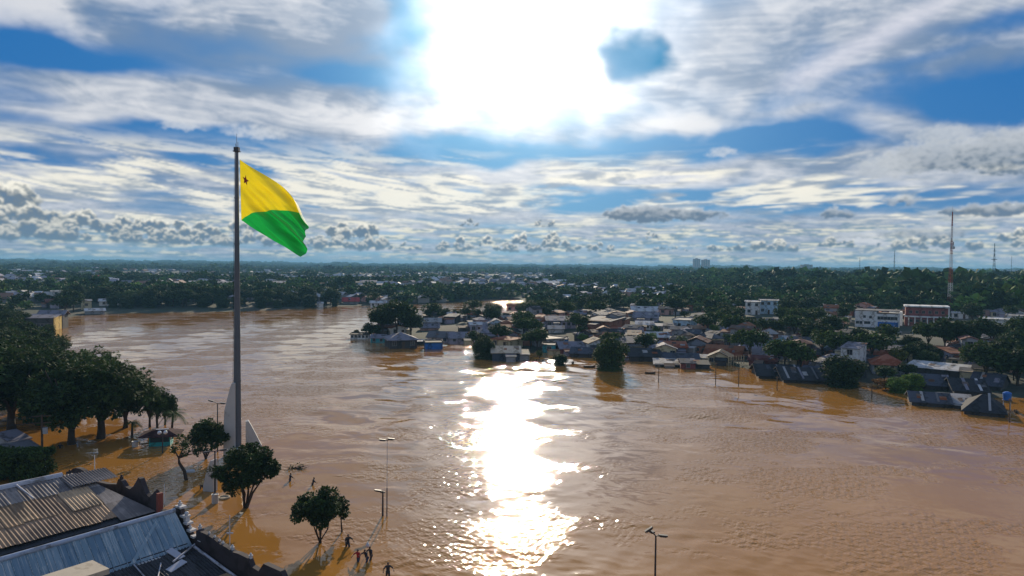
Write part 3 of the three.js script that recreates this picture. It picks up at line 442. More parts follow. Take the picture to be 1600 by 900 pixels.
{
  const o = thing('waterfront_house', ROW, ROW_TURN, 'house with black roof and white finials along its parapet at the bottom edge', 'house');
  part('wall', join([box(19, 6.2, 9.2, -10.5, -2.2, 10.4)]), DARKWALL, o);
  const roof = part('roof', join([faces([[-20, 6.55, 5.35], [-.4, 6.55, 5.35], [-.4, 4.3, 15], [-20, 4.3, 15]], [[0, 3, 2], [0, 2, 1]])]), TARRY, o);
  for (let i = 0; i < 15; i++) for (let k = 0; k < 3; k++) { const z0 = 5.35 + k * 3.2, z1 = z0 + 3.3; part('roof_sheet', corr(-1.5 - i * 1.1, -.42 - i * 1.1, z0, 6.6 - k * .746 + .02 * (k % 2 ? 0 : 1), z1, 6.6 - k * .746 - .745, .22, .04), BLACKS[(i * 2 + k) % 3], roof); }
  part('rafter', join([rod(V(-.5, 6.75, 5.6), V(-2.6, 6.5, 6.6), .07), rod(V(-.55, 6.62, 5.6), V(-.55, 5.0, 14.6), .10), rod(V(-4.6, 6.72, 5.5), V(-4.7, 6.35, 7.0), .04), rod(V(-3.2, 6.5, 6.2), V(-4.6, 6.1, 8.2), .045)]), FLASH, roof);
  for (const [x, y, z, w, l, t] of [[-2.0, 6.62, 5.75, .5, 1.5, .1], [-2.6, 6.3, 7.0, 1.3, .5, .25]]) { const g = part('loose_sheet', join([box(w, .05, l)]), FLASH, roof); g.position.set(x, y, z); g.rotation.set(.2, t, .1); }
  part('canopy', join([box(3.6, .12, 3.2, -2.5, 5.75, 11.2)]), mat([.46, .30, .15], .85, rust5), roof);
  const par = part('parapet', join([outline([[5.4, 4.6], [15.4, 4.6], [15.2, 6.4], [14.6, 7.1], [12.9, 7.15], [12.4, 6.55], [11.6, 6.65], [11.3, 7.1], [10.2, 7.15], [9.6, 7.1], [8.9, 7.25], [8.2, 7.3], [7.4, 7.5], [6.6, 7.6], [5.9, 7.62], [5.7, 7.72], [5.4, 7.6]], .36, -.1)]), DARKWALL, o);
  for (const [z, h, s] of [[5.6, 7.66, .85], [6.7, 7.55, .5], [7.35, 7.45, .5], [7.9, 7.3, .55], [8.3, 7.25, .55], [9.35, 7.1, .85], [11.35, 7.05, .8]]) part('finial', finial(-.1, h, z, s), ORN, par);
}
{
  const p = G(98, 896, 8.6), o = thing('water_tank', V(p.x, 0, p.z), ROW_TURN, 'pale square slab roof rising at the bottom edge before the blue roof', 'roof');
  part('wall', join([box(3.3, 10.3, 1.5, 0, -2, .4)]), DARKWALL, o); part('slab', join([box(3.7, .3, 2.0, 0, 8.3, .4)]), PALE, o);
}

// ------------------------------------------------------------------ the great flag and its mast
const MD = 97, MAST = (() => { const p = G(371, 712, 0); return V(p.x, 0, p.z); })();
{
  const d = -MAST.z, top = AT(372, 236, d).y, o = thing('flagpole', MAST, 0, 'tall tapering grey steel flagpole rising from the flood', 'flagpole');
  const poly = []; const segs = 7; for (let i = 0; i < segs; i++) { const y0 = lerp(-2, top, i / segs), y1 = lerp(-2, top, (i + 1) / segs), R = (y) => lerp(.54, .22, clamp(y / top)); part('mast_section', join([new THREE.CylinderGeometry(R(y1), R(y0), y1 - y0 - .01, 12).translate(0, (y0 + y1) / 2, 0), new THREE.CylinderGeometry(R(y1) + .035, R(y1) + .035, .16, 12).translate(0, y1 - .1, 0)]), M.steel, o); }
  part('truck', join([box(.62, .5, .62, 0, top, 0), box(.8, .1, .8, 0, top - .1, 0)]), M.darkMetal, o);
  part('lightning_rod', join([rod(V(0, top + .4, 0), V(0, top + 2.3, 0), .04, .02), rod(V(.16, top + .4, 0), V(.16, top + 1.2, 0), .03), rod(V(-.16, top + .4, 0), V(-.16, top + 1.0, 0), .03)]), M.darkMetal, o);
  part('cable', join([rod(V(-.52, 6, .25), V(-.27, top - .2, .1), .025)]), M.cable, o);
  part('cabinet', join([box(1.0, 1.5, .7, .8, -.4, .9), box(1.1, .08, .8, .8, 1.1, .9)]), M.white, o);
}
{
  const d = -MAST.z, hoist = AT(375, 250, d), o = thing('flag', V(hoist.x, 0, hoist.z), 0, 'large yellow and green flag with small red star waving from the flagpole', 'flag');
  const topC = new THREE.CatmullRomCurve3([[374.5, 249], [393, 262], [416, 277], [440, 295], [459, 315], [470, 338]].map(([x, y]) => V(x, y, 0)));
  const botC = new THREE.CatmullRomCurve3([[377, 344], [390, 353], [408, 364], [427, 375], [447, 385], [468, 399]].map(([x, y]) => V(x, y, 0)));
  const P = (u, v) => { const a = topC.getPoint(u), b = botC.getPoint(u), x = lerp(a.x, b.x, v) + 7.5 * Math.sin(Math.PI * v) * Math.pow(u, 3) + 1.6 * u * Math.sin(v * 9 + 1), y = lerp(a.y, b.y, v) - 2.5 * Math.sin(v * 8.5 + u * 3) * u; const w = Math.pow(u, .6); const z = .95 * w * Math.sin(6.283 * (1.55 * v - .75 * u) + .6) + .72 * w * Math.sin(6.283 * (3.1 * v - 1.2 * u) + 2) + .16 * w * Math.sin(6.283 * (5.6 * v + .5 * u)) + .07 * w * Math.sin(6.283 * (11 * v - 2.4 * u + .3 * Math.sin(7 * u))) - .8 * u; const q = AT(x, y, d + .4); return V(q.x - hoist.x, q.y, q.z - hoist.z + z); };
  const cloth = (c) => new THREE.MeshPhysicalMaterial({ color: lin(...c), roughness: .85, side: THREE.DoubleSide, transmission: .46, thickness: 0, sheen: .2 });
  const sheet = (f) => { const nu = 70, nv = 46, pos = []; for (let i = 0; i <= nu; i++) for (let j = 0; j <= nv; j++) { const [u, v] = f(i / nu, j / nv), q = P(u, v); pos.push(q.x, q.y, q.z); } const idx = []; for (let i = 0; i < nu; i++) for (let j = 0; j < nv; j++) { const a = i * (nv + 1) + j; idx.push(a, a + 1, a + nv + 1, a + 1, a + nv + 2, a + nv + 1); } const g = new THREE.BufferGeometry(); g.setAttribute('position', new THREE.BufferAttribute(new Float32Array(pos), 3)); g.setIndex(idx); g.computeVertexNormals(); return g; };
  part('yellow_field', sheet((u, s) => [u, s * (1 - u)]), cloth([.92, .74, .008]), o);
  part('green_field', sheet((u, s) => [u, 1 - u + s * u]), cloth([.006, .43, .062]), o);
  const star = []; for (let i = 0; i < 10; i++) { const a = i / 10 * 6.283 - Math.PI / 2, R = i % 2 ? .40 : 1; star.push([  .105 + .060 * R * Math.cos(a), .28 + .085 * R * Math.sin(a)]); }
  const pos = []; for (const s of [-1, 1]) for (let i = 0; i < 10; i++) for (const [u, v] of [[.105, .28], star[i], star[(i + 1) % 10]]) { const q = P(u, v); pos.push(q.x, q.y, q.z + s * .04); }
  const g = new THREE.BufferGeometry(); g.setAttribute('position', new THREE.BufferAttribute(new Float32Array(pos), 3)); g.computeVertexNormals();
  part('star', g, new THREE.MeshStandardMaterial({ color: lin(.32, .018, .012), roughness: .8, side: THREE.DoubleSide }), o);
}
// three concrete fins round the mast
function fin(px, py, polyPx, thick, turn, label) {
  const p = G(px, py, 0), s = -p.z / FOCAL, o = thing('concrete_fin', p, turn, label, 'monument', 'concrete fins round the flagpole');
  const poly = polyPx.map(([x, y]) => [(x - px) * s / Math.cos(turn) , (py - y) * s]); const lo = poly.map(([x, y]) => y <= .3 ? [x, -2] : [x, y]);
  const sh = new THREE.Shape(lo.map(([x, y]) => new THREE.Vector2(x, y))); part('slab', join([new THREE.ExtrudeGeometry(sh, { depth: thick, bevelEnabled: true, bevelSize: .05, bevelThickness: .05, bevelSegments: 1 }).translate(0, 0, -thick / 2)]), M.concrete, o); return o;
}
fin(359, 713, [[368, 715], [351, 715], [351.5, 672], [353, 640], [357, 622], [361.5, 604], [364, 597], [368, 597]], .9, .12, 'tallest pale concrete fin standing left of the flagpole');
fin(397, 706, [[410, 708], [386, 708], [386, 657], [389, 656], [393, 664], [401, 682], [407, 696]], 1.0, .38, 'pointed pale concrete fin right of the flagpole behind the tree');
fin(327, 766, [[337, 768], [318, 768], [321, 757], [325, 741], [329, 727], [333, 718], [337, 717]], .8, -.2, 'small curved concrete fin beside the lamp post, nearest of three');

// ------------------------------------------------------------------ trees of the flooded square
function squareTree(px, py, label, stems, clumps, leaves, size, leaf = LEAF.deep, r0 = .13, seed = 1) { // clumps [dx px, dy px up, depth m, radius m], stems [dx px, dy px up, depth m]
  const p = G(px, py, 0), s = -p.z / FOCAL, o = thing('small_tree', p, 0, label, 'tree', 'small trees in the flooded square'), r = rng(seed), W3 = ([x, y, z]) => V(x * s, y * s / .955, z);
  const wood = []; for (const st of stems) { const e = W3(st), m = e.clone().multiplyScalar(.5).add(V((r() - .5) * .45, .1, (r() - .5) * .3)); wood.push(limb([V((r() - .5) * .3, -2, 0), V((r() - .5) * .25, 0, (r() - .5) * .2), m, e], [r0 * 1.2, r0 * 1.1, r0 * .8, r0 * .4], 7)); for (let k = 0; k < 3; k++) { const f = e.clone().add(V((r() - .5) * 1.8, .35 + .7 * r(), (r() - .5) * 1.6)); wood.push(limb([m.clone().lerp(e, .4 + .5 * r()), e.clone().lerp(f, .5).add(V(0, .1, 0)), f], [r0 * .4, r0 * .25, r0 * .1], 5)); } }
  part('trunk', join(wood), M.bark, o);
  part('crown', crownGeo(seed + 7, clumps.map(([x, y, z, R]) => [x * s, y * s / .955, z, R]), leaves, size, .15), leaf, o); return o;
}
const puff = (seed, n, cx, cy, rx, ry, dz, R) => { const r = rng(seed); return Array.from({ length: n }, () => { const a = r() * 6.283, q = Math.sqrt(r()); return [cx + Math.cos(a) * q * rx, cy + Math.sin(a) * q * ry, (r() - .5) * dz, R * (.7 + .6 * r())]; }); };
squareTree(384, 794, 'wide dark tree with splayed trunks in front of the flagpole base', [[-8, 40, .2], [3, 42, -.4], [16, 42, .3], [-2, 44, .9], [26, 44, 0]], [...puff(3, 46, -10, 58, 30, 24, 4.5, .55), ...puff(4, 20, 22, 62, 22, 16, 3.5, .5), ...puff(5, 14, 42, 62, 13, 8, 2.5, .4), ...puff(6, 16, 4, 82, 26, 10, 3.5, .5)], 150, .24, LEAF.deep, .14, 31);
squareTree(322, 717, 'rounded small tree behind the bare tree, left of the concrete fins', [[-2, 22, .1], [10, 24, -.3], [-14, 26, .3]], [...puff(13, 34, -2, 34, 26, 15, 4, .55), ...puff(14, 12, 4, 46, 18, 8, 3, .5), ...puff(15, 8, 20, 30, 10, 12, 2.5, .5)], 130, .27, LEAF.deep, .13, 41);
squareTree(501, 847, 'rounded tree on several thin stems standing alone in the water', [[-12, 32, .2], [-5, 34, -.3], [2, 36, .3], [13, 34, -.2], [-3, 30, .8]], [...puff(23, 34, -14, 52, 24, 15, 3.2, .45), ...puff(24, 22, 10, 58, 15, 20, 3, .45), ...puff(25, 8, -30, 56, 10, 10, 2, .35), ...puff(26, 10, 0, 40, 18, 8, 2.4, .4)], 150, .21, LEAF.deep, .085, 51);
squareTree(533, 831, 'slim little tree touching the rounded tree on thin stems', [[0, 26, 0]], [...puff(33, 14, 1, 38, 8, 12, 1.2, .35)], 120, .2, LEAF.deep, .08, 61);
{ // the half bare one
  const p = G(291, 750, 0), s = -p.z / FOCAL, o = thing('bare_tree', p, 0, 'crooked half bare tree with few leaves in the shallow water', 'tree'), r = rng(77), q = (x, y, z = 0) => V(x * s, y * s / .955, z);
  const wood = [limb([q(0, -24), q(0, 0), q(-3, 14), q(-11, 26), q(-12, 36)], [.26, .24, .2, .17, .13], 8)], tips = [];
  for (const [x, y, z] of [[-18, 50, .4], [-8, 48, -.5], [2, 44, .6], [12, 46, -.3], [18, 42, .2], [-22, 44, -.3], [-2, 56, 0]]) { const m = q(-11 + (x + 11) * .45, 36 + (y - 36) * .35, z * .5); wood.push(limb([q(-11.5, 33), m, q(x, y, z)], [.1, .075, .03], 5)); tips.push([x * s, y * s / .955, z, .35], [(x + 2) * s, (y + 2) * s / .955, z, .3]); }
  part('trunk', join(wood), M.bark, o); part('crown', crownGeo(78, tips, 34, .24), LEAF.deep, o);
}
// the dark wood along the left bank, standing in the flood
const leftTrees = [ // px, py at the water, height m, kind, width, label
  [158, 684, 12.2, 'near', 1.05, 'broad tree with thick dark trunk left of the kiosk'], [112, 694, 11.6, 'near2', 1.0, 'big dark tree with low crown left of the broad trunked tree'], [196, 668, 8.6, 'near2', .95, 'dense tree between the broad trunked tree and the kiosk'], [234, 668, 6.4, 'airy', .85, 'slender tree right behind the kiosk, beside the palms'], [258, 664, 5.6, 'near2', .6, 'narrow tree directly above the kiosk roof'],
  [62, 664, 12.2, 'near2', 1.1, 'dark tree above the flooded street pole'], [18, 672, 12.5, 'near', 1.1, 'tall dark tree at the left edge above the hedge'], [-14, 655, 13, 'near2', 1.1, 'towering tree cut by the left edge, above the grey roofs'], [36, 622, 11.8, 'near', 1.1, 'dark crown behind the tall left edge tree'], [88, 612, 8.6, 'near2', 1.1, 'dark crown left of the light airy crowns'], [132, 622, 9.4, 'airy', 1.2, 'airy crown with sky-lit gaps over the river'], [176, 628, 7.6, 'airy', .95, 'right hand airy crown with gaps over the river'],
  [2, 590, 11.5, 'near2', 1.1, 'tall dark tree at the left edge, second row'], [48, 578, 10.5, 'near', 1.2, 'dark tree round the thin white lamp'], [80, 566, 7.6, 'near2', 1.0, 'dark tree right of the thin white lamp'], [-18, 560, 11, 'near', 1.1, 'tallest tree at the far left edge'], [28, 548, 10, 'near2', 1.1, 'dark tree below the boathouse roofs'], [70, 541, 6.6, 'near', .9, 'dark tree just below the yellow end wall'], [8, 528, 9.5, 'near', 1.1, 'dark tree left of the boathouse, near row'], [30, 516, 7.5, 'near2', 1.0, 'dark tree touching the boathouse roofs from the left'], [-10, 510, 9, 'near', 1.1, 'dark tree left of the boathouse, at the left edge']];
for (const [px, py, h, kind, w, label] of leftTrees) tree(kind, G(px, py, 0), h, px * .7 + py, label, 'dark trees along the left bank', w, null, 'riverside_tree');
palm(G(206, 684, 0), 2.3, 1.55, 11, 'small palm with drooping fronds left of the kiosk', 'palms by the kiosk', .1);
palm(G(268, 672, 0), 2.6, 2.6, 13, 'largest palm with long spreading fronds just right of the kiosk roof', 'palms by the kiosk', .3);
palm(G(246, 668, 0), 3.2, 2.2, 12, 'palm with slimmer crown behind the kiosk roof', 'palms by the kiosk', -.2);
{ // clipped hedge
  const a = G(-22, 752, 0), b = G(66, 752, 0), o = thing('hedge', V((a.x + b.x) / 2, 0, a.z - .8), .0, 'clipped rectangular green hedge left above the brown roof', 'hedge'), r = rng(8), L = b.x - a.x, c = [];
  for (let i = 0; i < 190; i++) c.push([(r() - .5) * L, .2 + 2.9 * r(), (r() - .5) * 3.2, .42]);
  for (let i = 0; i < 120; i++) c.push([(r() - .5) * L, 3.05 + .2 * r(), (r() - .5) * 3.4, .34]);
  part('foliage', crownGeo(9, c, 70, .26), LEAF.mid, o); part('stems', join(Array.from({ length: 9 }, (_, i) => rod(V(-L / 2 + (i + .5) * L / 9, -2, 0), V(-L / 2 + (i + .5) * L / 9, 2.4, .2), .06))), M.bark, o);
}

// ------------------------------------------------------------------ kiosk, lamps, poles of the flooded square
{
  const p = G(252, 694, 0), o = thing('kiosk', p, .25, 'small teal kiosk with wide dark hipped roof standing in the flood', 'kiosk'); o.scale.setScalar(.87);
  part('counter', join([box(3.2, 2.6, 2.6, 0, -2, 0)]), mat([.03, .36, .36], .6, stain4), o);
  part('dark_opening', join([box(2.9, 1.15, 2.3, 0, .6, 0)]), mat([.03, .05, .055], .5), o);  // near-black block: shade inside the open upper half, put into the colour
  for (const x of [-1.5, 1.5]) for (const z of [-1.2, 1.2]) part('post', join([box(.14, 1.3, .14, x, .55, z)]), mat([.03, .36, .36], .6), o);
  part('roof', join([faces([[-3.1, 1.75, -2.5], [3.1, 1.75, -2.5], [3.1, 1.75, 2.5], [-3.1, 1.75, 2.5], [-1.1, 2.5, -.6], [1.1, 2.5, -.6], [1.1, 2.5, .6], [-1.1, 2.5, .6]], [[3, 2, 6], [3, 6, 7], [2, 1, 5], [2, 5, 6], [1, 0, 4], [1, 4, 5], [0, 3, 7], [0, 7, 4], [4, 7, 6], [4, 6, 5], [0, 1, 2], [0, 2, 3]]), box(6.2, .10, 5.0, 0, 1.66, 0)]), new THREE.MeshPhysicalMaterial({ color: lin(.075, .035, .035), roughness: .95, specularIntensity: .25, map: stain4 }), o);
  part('ridge_board', join([box(1.9, .05, .5, .2, 2.52, .3)]), FLASH, o);
}
const globe = (x, y, z, r) => new THREE.SphereGeometry(r, 12, 9).translate(x, y, z);
function lampPost(px, py, topPy, label, heads, opt = {}) {
  const p = G(px, py, 0), s = -p.z / FOCAL, h = (py - topPy) * s / .96, o = thing(opt.name || 'street_lamp', p, opt.turn || 0, label, opt.cat || 'street lamp', opt.group), R = opt.r || .09, pole = [rod(V(0, -2, 0), V(0, h, 0), R * 1.25, R * .75, 8)];
  if (opt.thickTo) pole.push(rod(V(0, -2, 0), V(0, opt.thickTo * s, 0), R * 2, R * 1.8, 8));
  part('pole', join(pole.slice(0, 1)), opt.thickTo ? M.galvan : opt.mat || M.darkMetal, o); if (pole[1]) part('pole_sleeve', join([pole[1]]), M.darkMetal, o);
  for (const [kind, x, y, z, k] of heads) {
    if (kind === 'globe') part('lamp_globe', globe(x, h + y, z, k), M.glass, o);
    if (kind === 'arm') { part('arm', join([rod(V(0, h - .05, 0), V(x, h + y, z), .05, .035)]), opt.mat || M.darkMetal, o); const hd = part('lamp_head', join([box(.7, .13, .26, 0, -.07, 0), box(.5, .05, .2, 0, -.12, 0)]), M.darkMetal, o); hd.position.set(x, h + y, z); hd.rotation.set(0, -Math.atan2(z, x), k || .12); }
    if (kind === 'bar') part('crossbar', join([box(x, .12, .12, 0, h + y, 0)]), opt.mat || M.darkMetal, o);
  }
  return o;
}
lampPost(254, 708, 677, 'lamp post with two white globes in front of the kiosk', [['globe', -.42, 0, 0, .27], ['globe', .42, .05, 0, .27], ['bar', .9, -.25]]);
lampPost(340, 706, 632, 'slim double headed street lamp left of the tallest fin', [['arm', -.85, .35, .1, .3], ['arm', .75, 0, 0, -.1]]);
lampPost(336, 784, 706, 'dark lamp post with long crossbar beside the small fin', [['arm', -.8, -.1, .2, -.1], ['arm', .9, .1, -.1, .12]], { r: .1 });
lampPost(598, 806, 768, 'short dark lamp post in the glittering water', [['arm', -.5, .05, 0, 0], ['bar', .5, -.2]], { r: .1 });
lampPost(604.5, 807, 690, 'tall thin lamp post beside the short one in glittering water', [['arm', -.5, .0, 0, .1], ['arm', .4, .1, 0, -.1]], { r: .03, thickTo: 46 });
lampPost(1023, 945, 838, 'lamp post with dark twin heads standing at the bottom edge', [['arm', -.55, .45, 0, -.6], ['arm', .55, -.02, 0, -.1], ['arm', -.3, .15, -.5, 0]], { r: .085 });
lampPost(148, 746, 712, 'thin pale post in the flood left of the kiosk, above the brown roof', [], { r: .06, mat: M.white, name: 'post', cat: 'post' });
lampPost(257, 788, 757, 'thin pale post beside the red end wall', [], { r: .05, mat: M.white, name: 'post', cat: 'post' });
lampPost(359, 858, 806, 'pale post with short crossbar behind the black roof', [['bar', .6, -1.7]], { r: .055, mat: M.white, name: 'post', cat: 'post' });
lampPost(70, 729, 709, 'short white post at the end of the hedge', [], { r: .17, mat: M.white, name: 'post', cat: 'post' });
lampPost(64, 590, 537, 'thin white lamp among the dark left trees', [['arm', .4, .2, 0, 0], ['arm', -.4, .2, 0, 0]], { r: .09, mat: M.galvan });
{ // pole with wires
  const p = G(66, 716, 0), s = -p.z / FOCAL, h = (716 - 650) * s / .96, o = thing('utility_pole', p, .3, 'wooden utility pole with crossarms and wires by the hedge', 'utility pole');
  part('pole', join([rod(V(0, -2, 0), V(0, h, 0), .17, .12, 8)]), M.wood, o);
  for (const dy of [.2, 1.1]) part('crossarm', join([box(2.2, .12, .12, 0, h - dy, .12)]), M.wood, o);
  part('transformer', join([new THREE.CylinderGeometry(.3, .3, .8, 10).translate(.4, h - 2.1, .1)]), M.galvan, o);
  for (const [i, x] of [-1, -.35, .35, 1].entries()) { const a = V(x, h - (i % 2 ? .05 : .95), .12), b = V(x - 17, h + .6, 4), m = a.clone().lerp(b, .5).add(V(0, -.7, 0)); part('wire', join([limb([a, a.clone().lerp(m, .5).add(V(0, -.15, 0)), m, m.clone().lerp(b, .5).add(V(0, -.15, 0)), b], [.025, .025, .025, .025, .025], 4)]), M.cable, o); }
}
for (const [px, py, w, h, label] of [[211, 698, .42, .75, 'white barrel floating below the small palm'], [336, 786, .34, .95, 'white barrel at the foot of the crossbar lamp'], [298, 738, .5, .2, 'white block half under water right of the bare tree']]) {
  const o = thing('barrel', G(px, py, 0), .4, label, 'barrel'); part('body', join([new THREE.CylinderGeometry(w, w, h + .6, 12).translate(0, h / 2 - .3, 0)]), M.concrete, o); part('rim', join([new THREE.TorusGeometry(w, .035, 5, 14).rotateX(Math.PI / 2).translate(0, h, 0)]), M.galvan, o);
}
{ const p = G(350, 778, 0), o = thing('planter', p, 0, 'round concrete planter rim just above water beside the crossbar lamp', 'planter'); part('rim', join([new THREE.TorusGeometry(.55, .12, 6, 20).rotateX(Math.PI / 2).translate(0, .05, 0), new THREE.CylinderGeometry(.55, .55, .6, 18).translate(0, -.26, 0)]), mat([.45, .36, .24], .9, stain4), o); }
{ // drifting branches
  for (const [px, py, w, label] of [[463, 733, 1.3, 'drifting heap of branches upstream of the waders']]) { const o = thing('driftwood', G(px, py, 0), .3, label, 'driftwood'), r = rng(66); part('branches', join(Array.from({ length: 16 }, () => rod(V((r() - .5) * w * 2, -.1, (r() - .5) * w), V((r() - .5) * w * 2.4, .5 * r(), (r() - .5) * w), .05, .02, 5))), M.bark, o); part('foliage', crownGeo(67, [[0, .2, 0, .6], [.7, .15, .1, .45], [-.6, .1, 0, .4]], 40, .2), LEAF.deep, o); }
}

// ------------------------------------------------------------------ people wading
const SKIN = mat([.20, .105, .06], .6), HAIR = mat([.012, .010, .009], .7);
const cloths = { dark: mat([.03, .03, .035], .9), red: mat([.40, .02, .02], .9), white: mat([.66, .65, .63], .9), blue: mat([.05, .09, .20], .9), tan: mat([.42, .34, .18], .9), jeans: mat([.035, .05, .09], .9) };
function polygonise(sdf, lo, size, res) { // a closed surface of a distance field, cells of size / res
  const mc = new MarchingCubes(res, new THREE.MeshBasicMaterial(), false, false, 60000); mc.isolation = 0; const f = mc.field, q = V();
  for (let k = 0; k < res; k++) for (let j = 0; j < res; j++) for (let i = 0; i < res; i++) { q.set(lo.x + i / res * size, lo.y + j / res * size, lo.z + k / res * size); f[i + j * res + k * res * res] = -sdf(q); }
  mc.update(); const n = mc.count, P = new Float32Array(n * 3), N = new Float32Array(n * 3);
  for (let i = 0; i < n; i++) for (let c = 0; c < 3; c++) { P[i * 3 + c] = lo.getComponent(c) + (mc.positionArray[i * 3 + c] + 1) / 2 * size; N[i * 3 + c] = mc.normalArray[i * 3 + c]; }
  const g = new THREE.BufferGeometry(); g.setAttribute('position', new THREE.BufferAttribute(P, 3)); g.setAttribute('normal', new THREE.BufferAttribute(N, 3)); g.setAttribute('uv', new THREE.BufferAttribute(new Float32Array(n * 2), 2)); return g;
}
function capsule(q, a, b, ra, rb) { const x = q.x - a.x, y = q.y - a.y, z = q.z - a.z, dx = b.x - a.x, dy = b.y - a.y, dz = b.z - a.z, t = clamp((x * dx + y * dy + z * dz) / (dx * dx + dy * dy + dz * dz)); return Math.hypot(x - t * dx, y - t * dy, z - t * dz) - lerp(ra, rb, t); }
const smin = (a, b, k) => { const h = clamp(.5 + .5 * (b - a) / k); return lerp(b, a, h) - k * h * (1 - h); };
function person(px, py, deep, turn, label, top, low, pose = {}) {
  const { stride = .2, armL = [.25, -.2, .15], armR = [-.25, -.2, .15], lean = .06, head = 0, height = 1.7, bare = false } = pose;
  const p = G(px, py, 0), o = thing('person', V(p.x, -deep, p.z), turn, label, 'person'); o.scale.setScalar(height * .95 / 1.7);
  const hip = V(0, .90, 0), chest = V(0, 1.30, lean), neck = V(0, 1.46, lean * 1.3), hd = V(Math.sin(head) * .02, 1.58, lean * 1.5 + .02);
  const J = { hl: V(.09, .90, 0), hr: V(-.09, .90, 0), kl: V(.10, .48, stride * .6 + .03), kr: V(-.10, .48, -stride * .3 + .03), al: V(.11, .07, stride * .7), ar: V(-.11, .07, -stride), sl: V(.18, 1.38, lean * 1.1), sr: V(-.18, 1.38, lean * 1.1) };
  J.el = J.sl.clone().add(V(armL[0], armL[1], armL[2]).setLength(.28)); J.er = J.sr.clone().add(V(armR[0], armR[1], armR[2]).setLength(.28));
  const fl = pose.foreL || [armL[0] * .4, -.3, .3], fr = pose.foreR || [armR[0] * .4, -.3, .3];
  J.wl = J.el.clone().add(V(...fl).setLength(.25)); J.wr = J.er.clone().add(V(...fr).setLength(.25));
  const torso = (q, e) => { const s = V(q.x, q.y, q.z * 1.45 - lean * .45); let d = capsule(s, hip, V(0, 1.08, lean * .5), .135 + e, .125 + e); d = smin(d, capsule(s, V(0, 1.08, lean * .5), chest, .125 + e, .155 + e), .08); d = smin(d, capsule(q, J.sl, J.sr, .065 + e, .065 + e), .09); return d; };
  const bones = [[J.hl, J.kl, .085, .055], [J.kl, J.al, .055, .036], [J.hr, J.kr, .085, .055], [J.kr, J.ar, .055, .036], [J.al, J.al.clone().add(V(0, -.03, .15)), .035, .028], [J.ar, J.ar.clone().add(V(0, -.03, .15)), .035, .028], [J.sl, J.el, .050, .038], [J.el, J.wl, .038, .026], [J.sr, J.er, .050, .038], [J.er, J.wr, .038, .026], [neck.clone().add(V(0, -.06, 0)), hd, .055, .05]];
  const body = (q) => { let d = torso(q, 0); for (const b of bones) d = smin(d, capsule(q, b[0], b[1], b[2], b[3]), .035); d = smin(d, capsule(q, hd.clone().add(V(0, -.03, .012)), hd.clone().add(V(0, .055, -.008)), .068, .086), .03); d = Math.min(d, capsule(q, hd.clone().add(V(0, -.005, .085)), hd.clone().add(V(0, -.03, .105)), .012, .016)); for (const s of [-1, 1]) { d = Math.min(d, capsule(q, hd.clone().add(V(s * .082, .01, 0)), hd.clone().add(V(s * .088, -.03, 0)), .018, .014)); } d = smin(d, capsule(q, hd.clone().add(V(-.02, -.062, .078)), hd.clone().add(V(.02, -.062, .078)), .012, .012), .01); return d; };
  const geo = [polygonise(body, V(-.95, -.05, -.95), 1.9, 60)];
  for (const [w, dir, side] of [[J.wl, fl, 1], [J.wr, fr, -1]]) { // hands: palm, four fingers, thumb from its side
    const t = V(...dir).normalize(), s = t.clone().cross(V(0, 0, 1)).normalize(), n = s.clone().cross(t), at = (a, b, c) => w.clone().addScaledVector(t, a).addScaledVector(s, b).addScaledVector(n, c);
    const chain = []; chain.push([at(0, 0, 0), at(.08, 0, 0), .024, .030], [at(.07, -.025, 0), at(.07, .025, 0), .018, .018]);
    [[-.03, .062], [-.01, .072], [.011, .068], [.031, .052]].forEach(([y, L]) => { chain.push([at(.085, y, 0), at(.085 + L * .55, y * 1.05, .012), .0095, .009], [at(.085 + L * .55, y * 1.05, .012), at(.085 + L, y * 1.05, .034), .009, .0075]); });
    chain.push([at(.025, -.03 * side, .0), at(.055, -.052 * side, .015), .012, .010], [at(.055, -.052 * side, .015), at(.085, -.056 * side, .03), .010, .008]);
    geo.push(polygonise((q) => { let d = 1; for (const b of chain) d = Math.min(d, capsule(q, ...b)); return d; }, w.clone().addScaledVector(t, .07).add(V(-.12, -.12, -.12)), .24, 32));
  }
  part('body', mergeGeometries(geo.map(plain)), SKIN, o);
  if (!bare) part('shirt', polygonise((q) => Math.max(Math.min(smin(torso(q, .016), Math.min(capsule(q, J.sl, J.el, .068, .062), capsule(q, J.sr, J.er, .068, .062)), .03)), .86 - q.y, q.y - 1.475), V(-.6, .75, -.6), 1.2, 44), top, o);
  part('shorts', polygonise((q) => Math.max(smin(smin(torso(q, .02), capsule(q, J.hl, J.kl, .108, .082), .03), capsule(q, J.hr, J.kr, .108, .082), .03), q.y - .985, .46 - q.y), V(-.5, .4, -.5), 1.0, 48), low, o);
  part('hair', polygonise((q) => Math.max(capsule(q, hd.clone().add(V(0, .035, -.02)), hd.clone().add(V(0, .062, -.008)), .092, .094), hd.z + .052 + (hd.y + .075 - q.y) * .55 < q.z ? .02 : -1, hd.y - .03 - q.y), hd.clone().add(V(-.16, -.16, -.16)), .32, 36), HAIR, o);
  return o;
}
person(453, 751, .75, 2.4, 'wader in dark clothes beside the drifting branches', cloths.dark, cloths.jeans, { stride: .3 });
person(488, 757, .8, 2.0, 'lone wader in dark clothes farthest out toward the river', cloths.dark, cloths.dark, { stride: .3, lean: .14 });
person(543, 853, .55, .6, 'tall wader in black right of the slim little tree', cloths.dark, cloths.dark, { stride: .35, lean: .1, armR: [-.2, -.25, .2], height: 1.75 });
person(560, 876, .6, -.5, 'wader in a red shirt in the glittering shallows', cloths.red, cloths.jeans, { stride: .25, armL: [.35, -.2, .25] });
